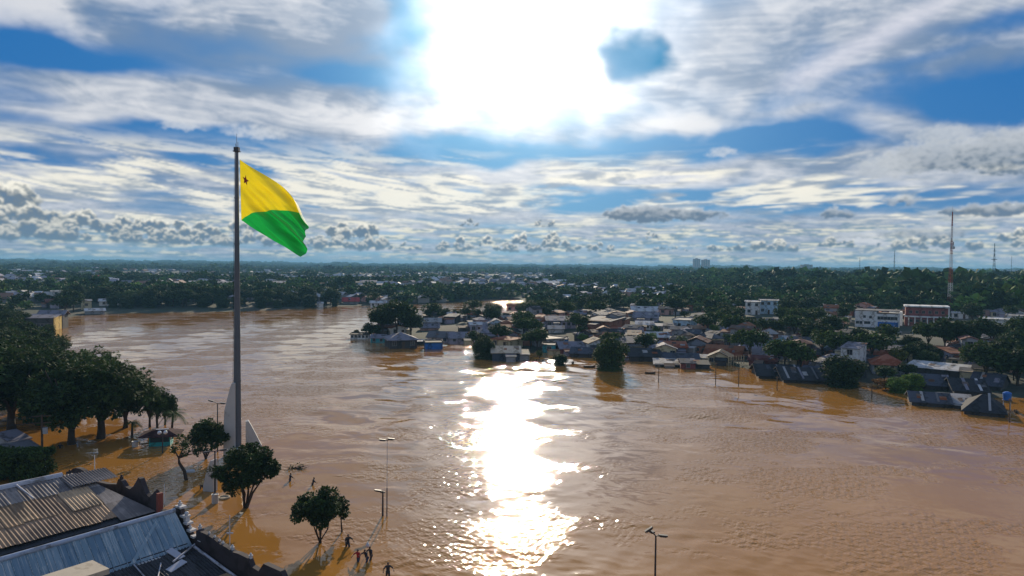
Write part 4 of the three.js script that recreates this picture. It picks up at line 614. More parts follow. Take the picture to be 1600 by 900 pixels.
person(574, 877, .5, -.7, 'wader carrying a pale bag next to the red shirt', cloths.dark, cloths.jeans, { stride: .3, lean: .2, armR: [-.15, -.15, .4], foreR: [.1, -.05, .4] });
person(580, 874, .45, -.7, 'wader in black right of the pale bag', cloths.dark, cloths.dark, { stride: .3, lean: .1 });
person(606, 899, .5, .3, 'wader in black nearest the bottom edge', cloths.dark, cloths.dark, { stride: .3, armL: [.3, -.25, 0] });
person(315, 765, .35, 1.2, 'person in a pale shirt bending beside the small concrete fin', cloths.tan, cloths.dark, { lean: .3, stride: .3, armL: [.1, -.3, .35], armR: [-.1, -.3, .35], foreL: [0, -.3, .2], foreR: [0, -.3, .2] });
person(94, 700, .9, .5, 'person deep in brown water below the dark left trees', cloths.dark, cloths.dark, {});
{ const q = G(574, 866, 0), o = thing('bag', V(q.x + .1, .95, q.z + .38), -.7, 'pale sack held by a wader in the shallows', 'bag'); const g = new THREE.SphereGeometry(.2, 10, 8); g.scale(1, 1.15, .8); part('sack', g, cloths.white, o); part('neck', join([new THREE.CylinderGeometry(.05, .09, .12, 8).translate(0, .25, 0)]), cloths.white, o); }

// ------------------------------------------------------------------ the town beyond the flood
const facing = (p) => Math.atan2(-p.x, -p.z);
function roofGeo(kind, w, d, wh, rh, ov) {
  const t = .14;
  if (kind === 'gx' || kind === 'gz') {
    const span = kind === 'gx' ? d : w, len = (kind === 'gx' ? w : d) + 2 * ov, k = rh / (span / 2), e = span / 2 + ov, y0 = wh - k * ov, g = prism([[-e, y0], [0, wh + rh], [e, y0], [e, y0 + t * 1.2], [0, wh + rh + t * 1.4], [-e, y0 + t * 1.2]], len);
    return kind === 'gx' ? g.rotateY(Math.PI / 2) : g;
  }
  const X = w / 2 + ov, Z = d / 2 + ov;
  if (kind === 'hip') { const r = Math.max(.2, (w - d) / 2), y = wh - .1, f = faces([[-X, y, -Z], [X, y, -Z], [X, y, Z], [-X, y, Z], [-r, wh + rh, 0], [r, wh + rh, 0]], [[3, 2, 5], [3, 5, 4], [1, 0, 4], [1, 4, 5], [0, 3, 4], [2, 1, 5], [0, 1, 2], [0, 2, 3]]); return mergeGeometries([plain(f), plain(box(2 * X - .02, .13, 2 * Z - .02, 0, y - .13, 0))]); }
  if (kind === 'shed') { const y0 = wh - .1, y1 = wh + rh; return faces([[-X, y1, -Z], [X, y1, -Z], [X, y0, Z], [-X, y0, Z], [-X, y1 - t, -Z], [X, y1 - t, -Z], [X, y0 - t, Z], [-X, y0 - t, Z]], [[3, 2, 1], [3, 1, 0], [4, 5, 6], [4, 6, 7], [7, 6, 2], [7, 2, 3], [5, 4, 0], [5, 0, 1], [4, 7, 3], [4, 3, 0], [6, 5, 1], [6, 1, 2]]); }
  return mergeGeometries([plain(box(2 * X, .18, 2 * Z, 0, wh, 0)), plain(box(2 * X - .3, .3, .15, 0, wh + .18, -Z + .2)), plain(box(.15, .3, 2 * Z - .7, -X + .25, wh + .18, 0)), plain(box(.15, .3, 2 * Z - .7, X - .25, wh + .18, 0))]);
}
const WIN = (w, h) => join([box(w + .16, .08, .1, 0, h / 2, 0), box(w + .22, .08, .14, 0, -h / 2 - .08, .01), box(.08, h, .1, -w / 2 - .04, -h / 2, 0), box(.08, h, .1, w / 2 + .04, -h / 2, 0), box(.05, h, .05, 0, -h / 2, 0)]);
const windowGeo = WIN(1.1, 1.15), paneGeo = join([box(1.1, 1.15, .04, 0, -.575, -.02)]), doorGeo = join([box(.95, 2.1, .08)]), doorMat = mat([.10, .06, .035], .7, stain4);
function addWindow(o, x, y, z, turn = 0, k = 1) { const f = part('window', windowGeo, M.frame, o); f.position.set(x, y, z); f.rotation.y = turn; f.scale.setScalar(k); part('pane', paneGeo, M.pane, f); return f; }
const rA = rng(777), ANNEX_W = ['dark', 'brick', 'grey', 'violet', 'cream'], ANNEX_R = ['grey', 'rust', 'slate', 'lilac', 'brown', 'dark', 'pale'];
const placed = []; // footprints
function house(px, py, wpx, whpx, rhpx, d, yaw, kind, wall, roof, nwin, label, opt = {}) {
  const p = opt.at || groundAt(px, py), s = -p.z / FOCAL, w = wpx * s, wh = Math.max(.8, whpx * s), rh = Math.max(.35, rhpx * s), sink = opt.sink ?? 2.2;
  const o = thing(opt.name || 'house', p, facing(p) + yaw * D2R, label, opt.cat || 'house', opt.group);
  const wl = [box(w, wh + sink, d, 0, -sink, 0)];
  if (kind === 'gx') wl.push(prism([[-d / 2 + .01, wh], [d / 2 - .01, wh], [0, wh + rh - .02]], w - .02).rotateY(Math.PI / 2)); if (kind === 'gz') wl.push(prism([[-w / 2 + .01, wh], [w / 2 - .01, wh], [0, wh + rh - .02]], d - .02));
  if (kind === 'shed') wl.push(faces([[-w / 2, wh, -d / 2], [w / 2, wh, -d / 2], [w / 2, wh + rh - .15, -d / 2], [-w / 2, wh + rh - .15, -d / 2], [-w / 2, wh, d / 2], [w / 2, wh, d / 2]], [[0, 3, 2], [0, 2, 1], [0, 4, 3], [1, 2, 5]]));
  const W = part('wall', join(wl), paint(wall), o);
  const R = part('roof', metreUV(plain(roofGeo(kind, w, d, wh, rh, opt.ov ?? Math.min(.7, w * .07)))), roofing(roof), o);
  if (nwin > 0 && wh > 1.2) {
    const floors = wh > 5 ? 2 : 1, per = Math.ceil(nwin / floors), k = Math.min(1.1, w / per / 1.9, wh / floors / 1.9);
    for (let f = 0, n = 0; f < floors; f++) for (let i = 0; i < per && n < nwin; i++, n++) { const x = (i + .5) / per * w - w / 2, y = wh * (f + .58) / floors; if (f === 0 && i === Math.floor(per / 2) && per > 1 && wh / floors > 2.2) { const D = part('door', doorGeo, doorMat, o); D.position.set(x, 0, d / 2 + .03); D.scale.setScalar(Math.min(1, wh / floors / 2.4)); } else addWindow(o, x, y, d / 2 + .03, 0, k); }
  }
  for (const q of opt.sheets || []) { // paler sheets laid on a roof: x share, width m, tone
    const kx = kind === 'hip' ? .7 : 1, y = wh + rh, g = kind === 'shed' ? faces([[-q[1] / 2, y + .05, -d / 2], [q[1] / 2, y + .05, -d / 2], [q[1] / 2, wh - .02, d / 2 + .3], [-q[1] / 2, wh - .02, d / 2 + .3]], [[0, 3, 2], [0, 2, 1]]) : faces([[-q[1] / 2, y + .24, 0], [q[1] / 2, y + .24, 0], [q[1] / 2, wh + .26, d / 2], [-q[1] / 2, wh + .26, d / 2]], [[0, 3, 2], [0, 2, 1]]);
    const sh = part('roof_sheet', metreUV(g), roofing(q[2] || 'white'), R); sh.position.x = (q[0] - .5) * w * kx;
  }
  if (opt.annex) { // lean-to rooms patched on, as here everywhere
    const n = rA() < .6 ? 2 : 1; for (let i = 0; i < n; i++) { const side = rA() < .5 ? -1 : 1, aw = 1.8 + 2.2 * rA(), ad = d * (.5 + .4 * rA()), ah = wh * (.62 + .2 * rA()), x = i ? (rA() - .5) * w * .5 : side * (w / 2 + aw / 2 - .1), z = i ? d / 2 + ad * .3 : (rA() - .5) * d * .3, dd = i ? ad * .6 : ad; part('annex_wall', join([box(aw, ah + sink, dd, x, -sink, z)]), paint(ANNEX_W[Math.floor(rA() * 5)]), o); part('annex_roof', metreUV(plain(roofGeo('shed', aw, dd, ah, .5, .25).translate(x, 0, z))), roofing(ANNEX_R[Math.floor(rA() * 7)]), o); }
  }
  if (opt.patch && kind !== 'hip') for (let i = 0; i < 3; i++) { const f = kind === 'shed' ? 1 : .5, u0 = rA() * .6, u1 = u0 + .2 + .2 * rA(), x = (rA() - .5) * w * .8, pw = .7 + .9 * rA(); if (kind === 'gz') { const sx = rA() < .5 ? -1 : 1, at = (u) => [sx * w / 2 * u, wh + rh * (1 - u) + .26]; const [xa, ya] = at(u0), [xb, yb] = at(u1), z = (rA() - .5) * d * .6; part('roof_sheet', metreUV(faces([[xa, ya, z], [xb, yb, z], [xb, yb, z + pw], [xa, ya, z + pw]], sx > 0 ? [[0, 2, 1], [0, 3, 2]] : [[0, 1, 2], [0, 2, 3]])), roofing(ANNEX_R[Math.floor(rA() * 7)]), R); } else { const z0 = f === 1 ? -d / 2 : 0, zz = (u) => lerp(z0, d / 2, u), yy = (u) => wh + rh * (1 - u) + (f === 1 ? .03 : .25); part('roof_sheet', metreUV(faces([[x, yy(u0), zz(u0)], [x + pw, yy(u0), zz(u0)], [x + pw, yy(u1), zz(u1)], [x, yy(u1), zz(u1)]], [[0, 3, 2], [0, 2, 1]])), roofing(ANNEX_R[Math.floor(rA() * 7)]), R); } }
  placed.push([p.x, p.z, Math.max(w, d) / 2]); o.userData.spot = undefined; delete o.userData.spot; return o;
}
const HOUSES = [
  // the island
  [563, 529, 28, 7, 1, 4, -8, 'flat', 'white', 'dark', 5, 'long low white shed with dark openings at the island tip'],
  [592, 534, 22, 7, 4, 6, -8, 'gx', 'teal', 'lilac', 2, 'low teal walled shed between the island tip and the pale hipped roof'],
  [626, 542, 42, 14, 9, 10, 10, 'hip', 'dark', 'lilac', 3, 'dark walled house with pale hipped roof on the island waterfront', { ov: .9 }],
  [662, 538, 34, 5, 1, 3, 5, 'flat', 'dark', 'white', 0, 'long thin white roof slab right of the pale hipped roof'],
  [677, 544, 27, 10, .5, 5, 5, 'flat', 'blue', 'dark', 0, 'bright blue hut floating at the island waterline'],
  [671, 508, 34, 6, 5, 8, 0, 'gx', 'grey', 'pale', 3, 'house with long grey white roof behind the island trees'], [671, 515, 28, 4, 5, 6, 2, 'gx', 'pink', 'lilac', 0, 'lower pink white roofed house before the long grey white roof'],
  [690, 532, 36, 8, 7, 9, -12, 'gx', 'violet', 'grey', 2, 'grey roofed house directly above the bright blue hut'], [722, 533, 42, 7, 7, 9, 6, 'gx', 'violet', 'lilac', 3, 'house with wide pale pink roof right of the grey island roof'],
  // middle of the waterfront
  [790, 561, 42, 13, 7, 9, 2, 'gx', 'slate', 'tan', 0, 'long cream roofed house standing in the sunlit water'],
  [851, 540, 36, 13, 1, 11, 38, 'flat', 'grey', 'tan', 2, 'grey house with beige flat roof above the turquoise front'], [858, 550, 20, 12, 1, 5, 0, 'flat', 'teal', 'slate', 1, 'small turquoise house at the waterline below the beige flat roof'],
  [879, 538, 18, 9, 1, 6, 0, 'flat', 'blue', 'slate', 1, 'small blue house right of the beige flat roof'], [890, 549, 38, 7, 8, 9, 12, 'gx', 'maroon', 'lilac', 2, 'house with wide mauve roof right of the turquoise house'],
  [910, 556, 32, 6, 7, 8, -8, 'gx', 'dark', 'slate', 0, 'dark blue roofed house touching the big flooded tree'], [913, 545, 26, 4, 6, 7, 10, 'gx', 'white', 'white', 0, 'bright white roofed house behind the dark blue roof'],
  [843, 512, 22, 9, 7, 8, -20, 'gx', 'orange', 'rust', 1, 'orange red house behind the beige flat roof'], [875, 511, 44, 12, 5, 11, 6, 'gx', 'violet', 'lilac', 6, 'two storey mauve house right of the orange red house'],
  [859, 495, 26, 4, 4, 8, 0, 'gx', 'white', 'white', 0, 'bright white roof behind the orange red house'], [944, 520, 42, 21, 3, 13, -24, 'shed', 'brick', 'slate', 6, 'tall dark house with pinkish end wall above the big flooded tree'], [869, 518, 24, 5, 4, 7, 0, 'gx', 'white', 'pale', 0, 'low pale roof in front of the two storey mauve house'],
  [1010, 490, 46, 5, 6, 12, 5, 'gx', 'grey', 'white', 3, 'long white roofed house up behind the arcaded house'], [1010, 501, 36, 6, 7, 10, -5, 'gx', 'violet', 'lilac', 2, 'mauve roofed house between the long white roof and arcaded house'],
  [1007, 514, 26, 8, 4, 8, 0, 'gx', 'white', 'white', 5, 'white arcaded house with row of dark openings'], [1046, 517, 18, 9, 3, 8, 0, 'gx', 'grey', 'grey', 2, 'grey house left of the tall pale blue house'], [1070, 516, 28, 17, 1, 9, -15, 'flat', 'paleblue', 'pale', 4, 'tall pale blue flat roofed house above the palm'],
  [1025, 533, 32, 8, 6, 8, 8, 'gx', 'maroon', 'white', 3, 'maroon walled house with white roof up left of the palm'], [984, 528, 18, 8, 4, 7, 0, 'gx', 'violet', 'grey', 1, 'small grey house right of the tall dark house'], [999, 540, 18, 11, 5, 7, 10, 'gz', 'white', 'lilac', 2, 'white gable ended house right of the big flooded tree'],
  [1031, 546, 30, 5, 8, 8, 0, 'gx', 'pink', 'lilac', 2, 'house with dusty pink roof just left of the palm'], [1004, 561, 46, 8, 9, 10, 10, 'gx', 'dark', 'dark', 0, 'wide black roofed house at the waterline right of the big flooded tree'],
  [1042, 571, 38, 5, 4, 6, 3, 'shed', 'dark', 'pale', 0, 'low shed with pale sheet roof at the waterline'], [1073, 574, 22, 9, 4, 7, 6, 'gx', 'maroon', 'slate', 1, 'dark red walled house right of the pale sheet roof'], [1062, 565, 52, 5, 8, 8, 4, 'gx', 'dark', 'slate', 0, 'long black roofed house behind the pale sheet roof'],
  [1087, 543, 32, 6, 8, 8, -4, 'gx', 'maroon', 'lilac', 2, 'pale mauve roofed house right of the palm'], [1125, 566, 34, 10, 8, 7, -5, 'gz', 'cream', 'dark', 3, 'cream gabled house above the stilt walkway'], [1133, 556, 52, 5, 11, 9, -10, 'gx', 'brown' in PAINT ? 'brown' : 'brick', 'rust', 0, 'house with long orange brown roof behind the cream gable'],
  [1138, 536, 44, 6, 8, 10, 0, 'gx', 'brick', 'maroon', 0, 'dark brown roofed house behind the long orange brown roof'], [1133, 523, 18, 3, 8, 5, 0, 'shed', 'grey', 'lilac', 0, 'small house with steep pale blue roof panel'], [1108, 531, 26, 5, 5, 8, 0, 'gx', 'violet', 'grey', 0, 'grey roofed house left of the steep pale blue panel'],
  [1175, 550, 46, 7, 12, 11, -6, 'hip', 'brick', 'lilac', 0, 'house with broad mauve grey hipped roof'], [1216, 550, 30, 13, 8, 8, -12, 'gz', 'paleblue', 'teal', 2, 'pale blue gabled house with dark teal roof'], [1224, 534, 32, 4, 5, 8, 0, 'gx', 'teal', 'white', 0, 'white roofed house behind the pale blue gable'],
  [1262, 549, 52, 12, 10, 13, 8, 'gx', 'dark', 'slate', 5, 'large dark roofed hall right of the pale blue gable'], [1200, 559, 44, 5, 8, 8, 3, 'gx', 'violet', 'lilac', 0, 'pale mauve roofed house below the pale blue gable'], [1193, 569, 40, 8, 5, 8, -4, 'gx', 'maroon', 'maroon', 1, 'low dark maroon house behind the black sheds'],
  [1303, 556, 44, 10, 6, 8, 6, 'gx', 'brick', 'slate', 6, 'long building with windows left of the red brown gable'], [1335, 559, 22, 13, 8, 8, 0, 'gz', 'brick', 'maroon', 0, 'red brown gable above the round flooded tree'],
  [1212, 587, 62, 5, 12, 11, 10, 'gx', 'dark', 'dark', 0, 'black roofed shed at the waterline, left of three', { sheets: [[.93, .45, 'pale'], [.5, .35, 'grey']] }], [1248, 593, 62, 5, 13, 11, 14, 'gx', 'dark', 'dark', 0, 'black roofed shed at the waterline, middle of three', { sheets: [[.12, .5, 'pale'], [.47, .45, 'lilac'], [.8, .4, 'grey']] }], [1276, 592, 36, 6, 12, 9, -12, 'gx', 'dark', 'slate', 0, 'black roofed shed touching the round flooded tree'],
  [1276, 578, 20, 4, 6, 6, -8, 'gx', 'pink', 'lilac', 0, 'small pink roof above the black sheds'],
  // back streets
  [1176, 491, 22, 20, 1, 9, 0, 'flat', 'white', 'white', 4, 'white two storey block left of the turquoise block'], [1201, 490, 27, 21, 1, 9, 0, 'flat', 'paleblue', 'pale', 6, 'pale turquoise two storey block'], [1288, 486, 32, 9, 2, 9, 0, 'gx', 'white', 'white', 5, 'long white house up left of the white office'], [1327, 492, 30, 11, 3, 9, 0, 'gx', 'brick', 'white', 2, 'red brown house with white roof left of the white office'],
  [1500, 497, 22, 8, 1, 7, 0, 'flat', 'white', 'white', 2, 'small white annex right of the radio mast foot'], [1537, 494, 18, 10, 1, 7, 0, 'flat', 'pink', 'pale', 1, 'salmon pink house right of the radio mast'], [1556, 512, 40, 14, 1, 8, 0, 'flat', 'white', 'white', 4, 'white shop behind the orange canopy'], [1590, 510, 28, 17, 1, 8, 0, 'flat', 'white', 'pale', 3, 'white building at the right edge beside the orange canopy'], [1560, 508, 15, 5, 2, 3, 0, 'hip', 'orange', 'tan', 0, 'orange canopy before the white shop'], [1558, 522, 34, 5, 2, 8, -6, 'shed', 'grey', 'white', 0, 'flat white roofed shed below the orange canopy'],
  [1371, 561, 50, 6, 11, 9, -12, 'gx', 'brick', 'tile', 0, 'house with brick red tile roof behind the pink tiled house'], [1385, 580, 44, 14, 13, 9, 6, 'hip', 'grey', 'tile', 4, 'grey walled house with pinkish tiled hipped roof'],
  [1465, 584, 76, 11, 5, 6, -16, 'shed', 'dark', 'white', 0, 'house with very long narrow white roof'], [1492, 572, 24, 12, 1, 6, 0, 'flat', 'cream', 'dark', 1, 'pale house with one dark window behind the long white roof'], [1450, 603, 46, 6, 12, 9, 4, 'gx', 'dark', 'slate', 1, 'dark house below the long narrow white roof'],
  [1450, 630, 52, 5, 10, 8, 7, 'gx', 'dark', 'slate', 0, 'blue grey roofed shed at the waterline right of the bright bushes', { sheets: [[.3, .5, 'pale'], [.7, .4, 'grey']] }], [1493, 634, 42, 4, 9, 6, 7, 'shed', 'dark', 'pale', 0, 'shed with whitish sheet roof at the waterline'], [1536, 642, 52, 6, 20, 11, 2, 'hip', 'dark', 'dark', 0, 'black pyramid roofed shed left of the blue tank', { sheets: [[.7, .4, 'pale']] }], [1508, 612, 46, 5, 14, 9, 14, 'gx', 'dark', 'dark', 0, 'black roofed house behind the whitish sheet roof', { sheets: [[.4, .6, 'lilac'], [.8, .5, 'white']] }], [1546, 604, 40, 6, 14, 9, -10, 'gx', 'dark', 'slate', 0, 'dark roofed house behind the black pyramid roof', { sheets: [[.3, .5, 'pale']] }],
  // the left bank
  [88, 470, 15, 15, 1, 6, 0, 'flat', 'white', 'white', 2, 'narrow white tower house above the boathouse'], [60, 462, 44, 5, 3, 8, 0, 'gx', 'pink', 'lilac', 0, 'long low pinkish house left of the white tower house'], [135, 483, 14, 13, 2, 6, 0, 'gx', 'cream', 'pale', 1, 'small cream shed on the bank right of the white tower house'], [148, 490, 26, 5, 3, 6, 4, 'gx', 'grey', 'white', 0, 'low white roofed shed at the waterline right of the boathouse'], [170, 477, 26, 7, 3, 7, 0, 'gx', 'white', 'white', 2, 'white house among trees on the left bank'],
  [548, 474, 24, 4, 5, 8, 0, 'gx', 'grey', 'red', 0, 'bright red roofed shed on the far bank'], [591, 479, 24, 6, 3, 7, 0, 'gx', 'white', 'white', 3, 'long white shed right of the bright red roof on the far bank'], [500, 479, 10, 5, 2, 6, 0, 'gx', 'white', 'white', 0, 'small white shed left of the bright red roof at the waterline'],
];
for (const h of HOUSES) { const big = ['flat', 'hip'].includes(h[7]); house(...h.slice(0, 12), { annex: !big && h[0] > 700 && h[0] < 1400 && h[1] < 575, patch: !big, ...(h[12] || {}) }); }
{ // boathouse with two roofs and yellow end wall
  const p = G(68, 515, 0), s = -p.z / FOCAL, o = thing('boathouse', p, facing(p) - .35, 'boathouse with twin lilac roofs and yellow end wall on the left bank', 'boathouse'), w = 38 * s;
  part('wall', join([box(w, 7, 7, 0, -2.2, 0), box(w * .9, 7.4, 6, 1, -2.2, -7)]), paint('dark'), o); part('end_wall', join([box(.4, 7.2, 7.2, w / 2 + .2, -2.2, 0)]), paint('yellow'), o);
  const a = part('roof', metreUV(plain(roofGeo('shed', w, 7, 4.8, 1.0, .6))), roofing('lilac'), o), b = part('roof', metreUV(plain(roofGeo('gx', w * .95, 6, 5.3, 1.5, .6))), roofing('lilac'), o); b.position.set(1, 0, -7);
  part('balcony', join([box(w * .55, .15, 1.6, 2, 1.4, 4.3), ...[0, 1, 2, 3, 4].map((i) => box(.08, 1, .08, 2 - w * .27 + i * w * .135, 1.55, 5)), box(w * .55, .08, .08, 2, 2.55, 5)]), M.frame, o);
}
{ // white office
  const p = groundAt(1371, 511), s = -p.z / FOCAL, o = thing('office_building', p, facing(p) - .06, 'white two storey office with dark windows left of the maroon building', 'building'), w = 60 * s, h = 22 * s;
  part('wall', join([box(w, h + 1, 12, 0, -1, 0), box(w * .5, 1.0, 12.2, -w * .25, h, 0)]), paint('white'), o); part('lower_wall', join([box(w * .46, h * .45, .3, w * .26, 0, 6.2)]), paint('blue'), o); part('roof', join([box(w + .5, .25, 12.5, 0, h + 1, 0)]), roofing('grey'), o);
  for (const [x, y, k] of [[-.44, .36, .9], [-.36, .36, .9], [-.25, .36, .9], [-.18, .36, .9], [-.28, .78, .8], [-.14, .75, .8], [.06, .72, 1], [.13, .72, 1], [.2, .72, 1], [.28, .72, 1], [.36, .72, 1], [.43, .72, 1], [.1, .22, .9], [.3, .22, .9]]) addWindow(o, x * w, y * h, 6.03 + (x > .03 && y < .4 ? .35 : 0), 0, k * .95);
  part('awning', join([box(w * .45, .2, 2.4, -w * .2, .4, 7.4)]), paint('white'), o); placed.push([p.x, p.z, w / 2]);
}
{ // maroon building
  const p = groundAt(1442, 508), s = -p.z / FOCAL, o = thing('hotel_building', p, facing(p) + .05, 'maroon two storey building with white slab roof beside the radio mast', 'building'), w = 60 * s, h = 30 * s;
  part('wall', join([box(w, h * .44 + 1, 11, 1.2, -1, 0), box(w * .95, h * .42, 9, 1, h * .5, -1)]), paint('maroon'), o); part('side_wall', join([box(18 * s, h * .68 + 1, 8, -w * .5 - 2, -1, 2), box(6 * s, h * .95, 8, w * .53, 0, -1)]), paint('white'), o);
  part('roof', join([box(w * 1.02, .5, 11, 1, h * .96, -1)]), paint('white'), o); part('floor_slab', join([box(w * 1.04, h * .055, 12.6, 1.2, h * .445, 0)]), paint('white'), o);
  for (let i = 0; i < 7; i++) part('column', join([box(.4, h * .44, .4, -w * .42 + i * w * .14 + 1.2, 0, 6.0)]), paint('white'), o);
  for (let i = 0; i < 6; i++) { addWindow(o, -w * .36 + i * w * .145 + 1.2, h * .26, 5.55, 0, .9); addWindow(o, -w * .36 + i * w * .145 + 1, h * .70, 3.55, 0, .9); } placed.push([p.x, p.z, w / 2]);
}
{ // red and white lattice mast
  const p = groundAt(1484, 486), s = -p.z / FOCAL, top = AT(1486, 331, -p.z).y - p.y, o = thing('radio_mast', p, .3, 'tall red and white lattice radio mast rising over the maroon building', 'radio mast'), N = 14, R = (t) => lerp(1.35, .16, Math.pow(t, .75));
  const red = mat([.34, .055, .03], .6), whi = mat([.66, .64, .62], .6);
  for (let i = 0; i < N; i++) { const t0 = i / N, t1 = (i + 1) / N, y0 = t0 * top, y1 = t1 * top, g = []; for (let k = 0; k < 4; k++) { const a = k / 4 * 6.2832 + .785, b = (k + 1) / 4 * 6.2832 + .785, A = (q, y, r) => V(Math.cos(q) * r, y, Math.sin(q) * r); g.push(rod(A(a, y0, R(t0)), A(a, y1, R(t1)), .10, .10, 4)); for (let j = 0; j < 3; j++) { const u0 = j / 3, u1 = (j + 1) / 3, r0 = lerp(R(t0), R(t1), u0), r1 = lerp(R(t0), R(t1), u1); g.push(rod(A(a, lerp(y0, y1, u0), r0), A(b, lerp(y0, y1, u1), r1), .05, .05, 3), rod(A(b, lerp(y0, y1, u0), r0), A(a, lerp(y0, y1, u1), r1), .05, .05, 3)); } } part('mast_section', join(g), Math.floor(i / 2) % 2 ? whi : red, o); }
  part('antenna', join([rod(V(0, top, 0), V(0, top + 3, 0), .08, .04), ...[.62, .66, .70].map((t, i) => box(.35, 1.8, .25, i % 2 ? R(t) + .3 : -R(t) - .3, top * t, .3)), new THREE.CylinderGeometry(.7, .7, .4, 10).rotateX(Math.PI / 2).translate(.2, top * .64, 1.0)]), M.galvan, o);
}
for (const [px, topPy, basePy, depth, w, label] of [[1553, 380, 426, 900, 1.6, 'distant lattice pylon with crossarm right of the radio mast'], [1397, 391, 430, 1300, 1.1, 'distant thin pylon left of the radio mast'], [1343, 402, 428, 1500, .8, 'faint thin mast, leftmost on the skyline right half'], [1580, 400, 426, 1500, .7, 'faint thin mast nearest the right edge']]) {
  const b = AT(px, basePy, depth), t = AT(px, topPy, depth), p = V(b.x, Math.max(0, terrain(b.x, b.z)) - 1, b.z), H = t.y - p.y, o = thing('pylon', p, .2, label, 'pylon', 'distant pylons on the skyline'), g = [];
  for (const [x, z] of [[-1, -1], [1, -1], [1, 1], [-1, 1]]) g.push(rod(V(x * w, 0, z * w), V(x * .12, H, z * .12), .2 * w, .14, 4)); for (let i = 0; i < 9; i++) { const y0 = H * i / 9, y1 = H * (i + 1) / 9, r0 = lerp(w, .12, i / 9), r1 = lerp(w, .12, (i + 1) / 9); for (const z of [-1, 1]) g.push(rod(V(-r0, y0, z * r0), V(r1, y1, z * r1), .07 * w, .07 * w, 3), rod(V(r0, y0, z * r0), V(-r1, y1, z * r1), .07 * w, .07 * w, 3)); }
  part('lattice', join(g), M.darkMetal, o); part('crossarm', join([box(5 * w, .4 * w, .4 * w, 0, H * .62, 0), box(3 * w, .3 * w, .3 * w, 0, H * .82, 0)]), M.darkMetal, o);
}
// tower blocks and landmarks on the skyline
function towerBlock(px, topPy, wpx, depth, wall, label, floors) {
  const t = AT(px, topPy, depth), p = V(t.x, terrain(t.x, t.z) - 1, t.z), s = depth / FOCAL, w = wpx * s, H = t.y - p.y, o = thing('tower_block', p, facing(p) + .3, label, 'tower block');
  part('wall', join([box(w, H, w * .8, 0, 0, 0), box(w * .4, H * .06, w * .3, 0, H, 0)]), paint(wall), o); for (let f = 0; f < floors; f++) part('balcony', join([box(w * 1.04, H / floors * .22, w * .84, 0, H * (f + .75) / floors, 0)]), paint('concrete'), o);
  for (let i = 0; i < 3; i++) part('window', join(Array.from({ length: floors }, (_, f) => box(w * .16, H / floors * .42, .3, (i - 1) * w * .3, H * (f + .25) / floors, w * .4 + .05))), M.pane, o); return o;
}
towerBlock(1088.5, 404.5, 9.5, 3600, 'pink', 'left one of two tower blocks on the skyline', 13); towerBlock(1102.5, 406, 11, 3600, 'pink', 'right one of two tower blocks on the skyline', 12);
towerBlock(1260, 413.5, 15, 3000, 'brick', 'wide brick red block on the skyline right of the towers', 6); towerBlock(1167, 414, 9, 3300, 'grey', 'low grey block on the skyline between towers and brick block', 4);
{ // tank over the sheds
  const p = groundAt(1573, 640), s = -p.z / FOCAL, o = thing('tank_stand', p, facing(p), 'blue water tank on pale posts right of the black pyramid roof', 'water tank'), h = 14 * s;
  for (const x of [-.55, .55]) for (const z of [-.55, .55]) part('post', join([box(.14, h + 2, .14, x, -2, z)]), M.white, o); part('platform', join([box(1.6, .12, 1.6, 0, h, 0)]), M.wood, o); part('tank', join([new THREE.CylinderGeometry(.75, .65, 1.3, 14).translate(0, h + .8, 0), new THREE.CylinderGeometry(.3, .75, .25, 14).translate(0, h + 1.58, 0)]), paint('blue'), o);
}
{ // stilt walkway
  const a = G(1138, 572, 0), b = G(1162, 570, 0), o = thing('stilt_walkway', a, 0, 'timber walkway on stilts before the cream gabled house', 'walkway'), d = b.clone().sub(a);
  for (let i = 0; i <= 6; i++) { const q = d.clone().multiplyScalar(i / 6); part('post', join([box(.14, 4.6, .14, q.x, -2, q.z)]), paint('cream'), o); }
  part('deck', join([rod(V(0, 1.3, 0), V(d.x, 1.3, d.z), .12, .12, 4), rod(V(0, 2.4, 0), V(d.x, 2.4, d.z), .06, .06, 4)]), M.wood, o);
}
for (const [px, py, top, label] of [[1029, 597, 570, 'dark post standing in the water before the pale sheet roof'], [1118, 601, 566, 'tall dark post in the water before the cream gabled house'], [1154, 603, 575, 'thin post in the water left of the black sheds'], [1362, 622, 598, 'dark post in the water right of the round flooded tree'], [1577, 660, 622, 'tall dark post in the water beside the blue tank'], [1214, 610, 588, 'thin post in the water before the left black shed']]) {
  const p = G(px, py, 0), s = -p.z / FOCAL, h = (py - top) * s, o = thing('mooring_post', p, 0, label, 'post', 'posts standing in the river'); part('pole', join([rod(V(0, -2, 0), V(0, h, 0), .11, .08, 6)]), M.wood, o); part('cap', join([box(.7, .09, .12, 0, h - .3, 0)]), M.wood, o);
}
function canoe(px, py, L, turn, label) { const o = thing('canoe', G(px, py, 0), turn, label, 'boat', 'dark canoes on the river'), pos = [], n = 10, sec = (t) => { const w = .42 * Math.sin(Math.PI * (.04 + .92 * t)), x = (t - .5) * L, u = .18 * Math.pow(Math.abs(t - .5) * 2, 2.5); return [[x, .32 + u, -w], [x, -.12 + u, -w * .5], [x, -.12 + u, w * .5], [x, .32 + u, w]]; }, tri = []; for (let i = 0; i <= n; i++) pos.push(...sec(i / n)); for (let i = 0; i < n; i++) for (let k = 0; k < 3; k++) { const a = i * 4 + k; tri.push([a, a + 4, a + 1], [a + 1, a + 4, a + 5]); } part('hull', metreUV(faces(pos, tri)), mat([.05, .035, .025], .7, null, DS), o); part('thwart', join([box(.2, .04, .7, -.8, .25, 0), box(.2, .04, .7, .8, .25, 0)]), M.wood, o); return o; }
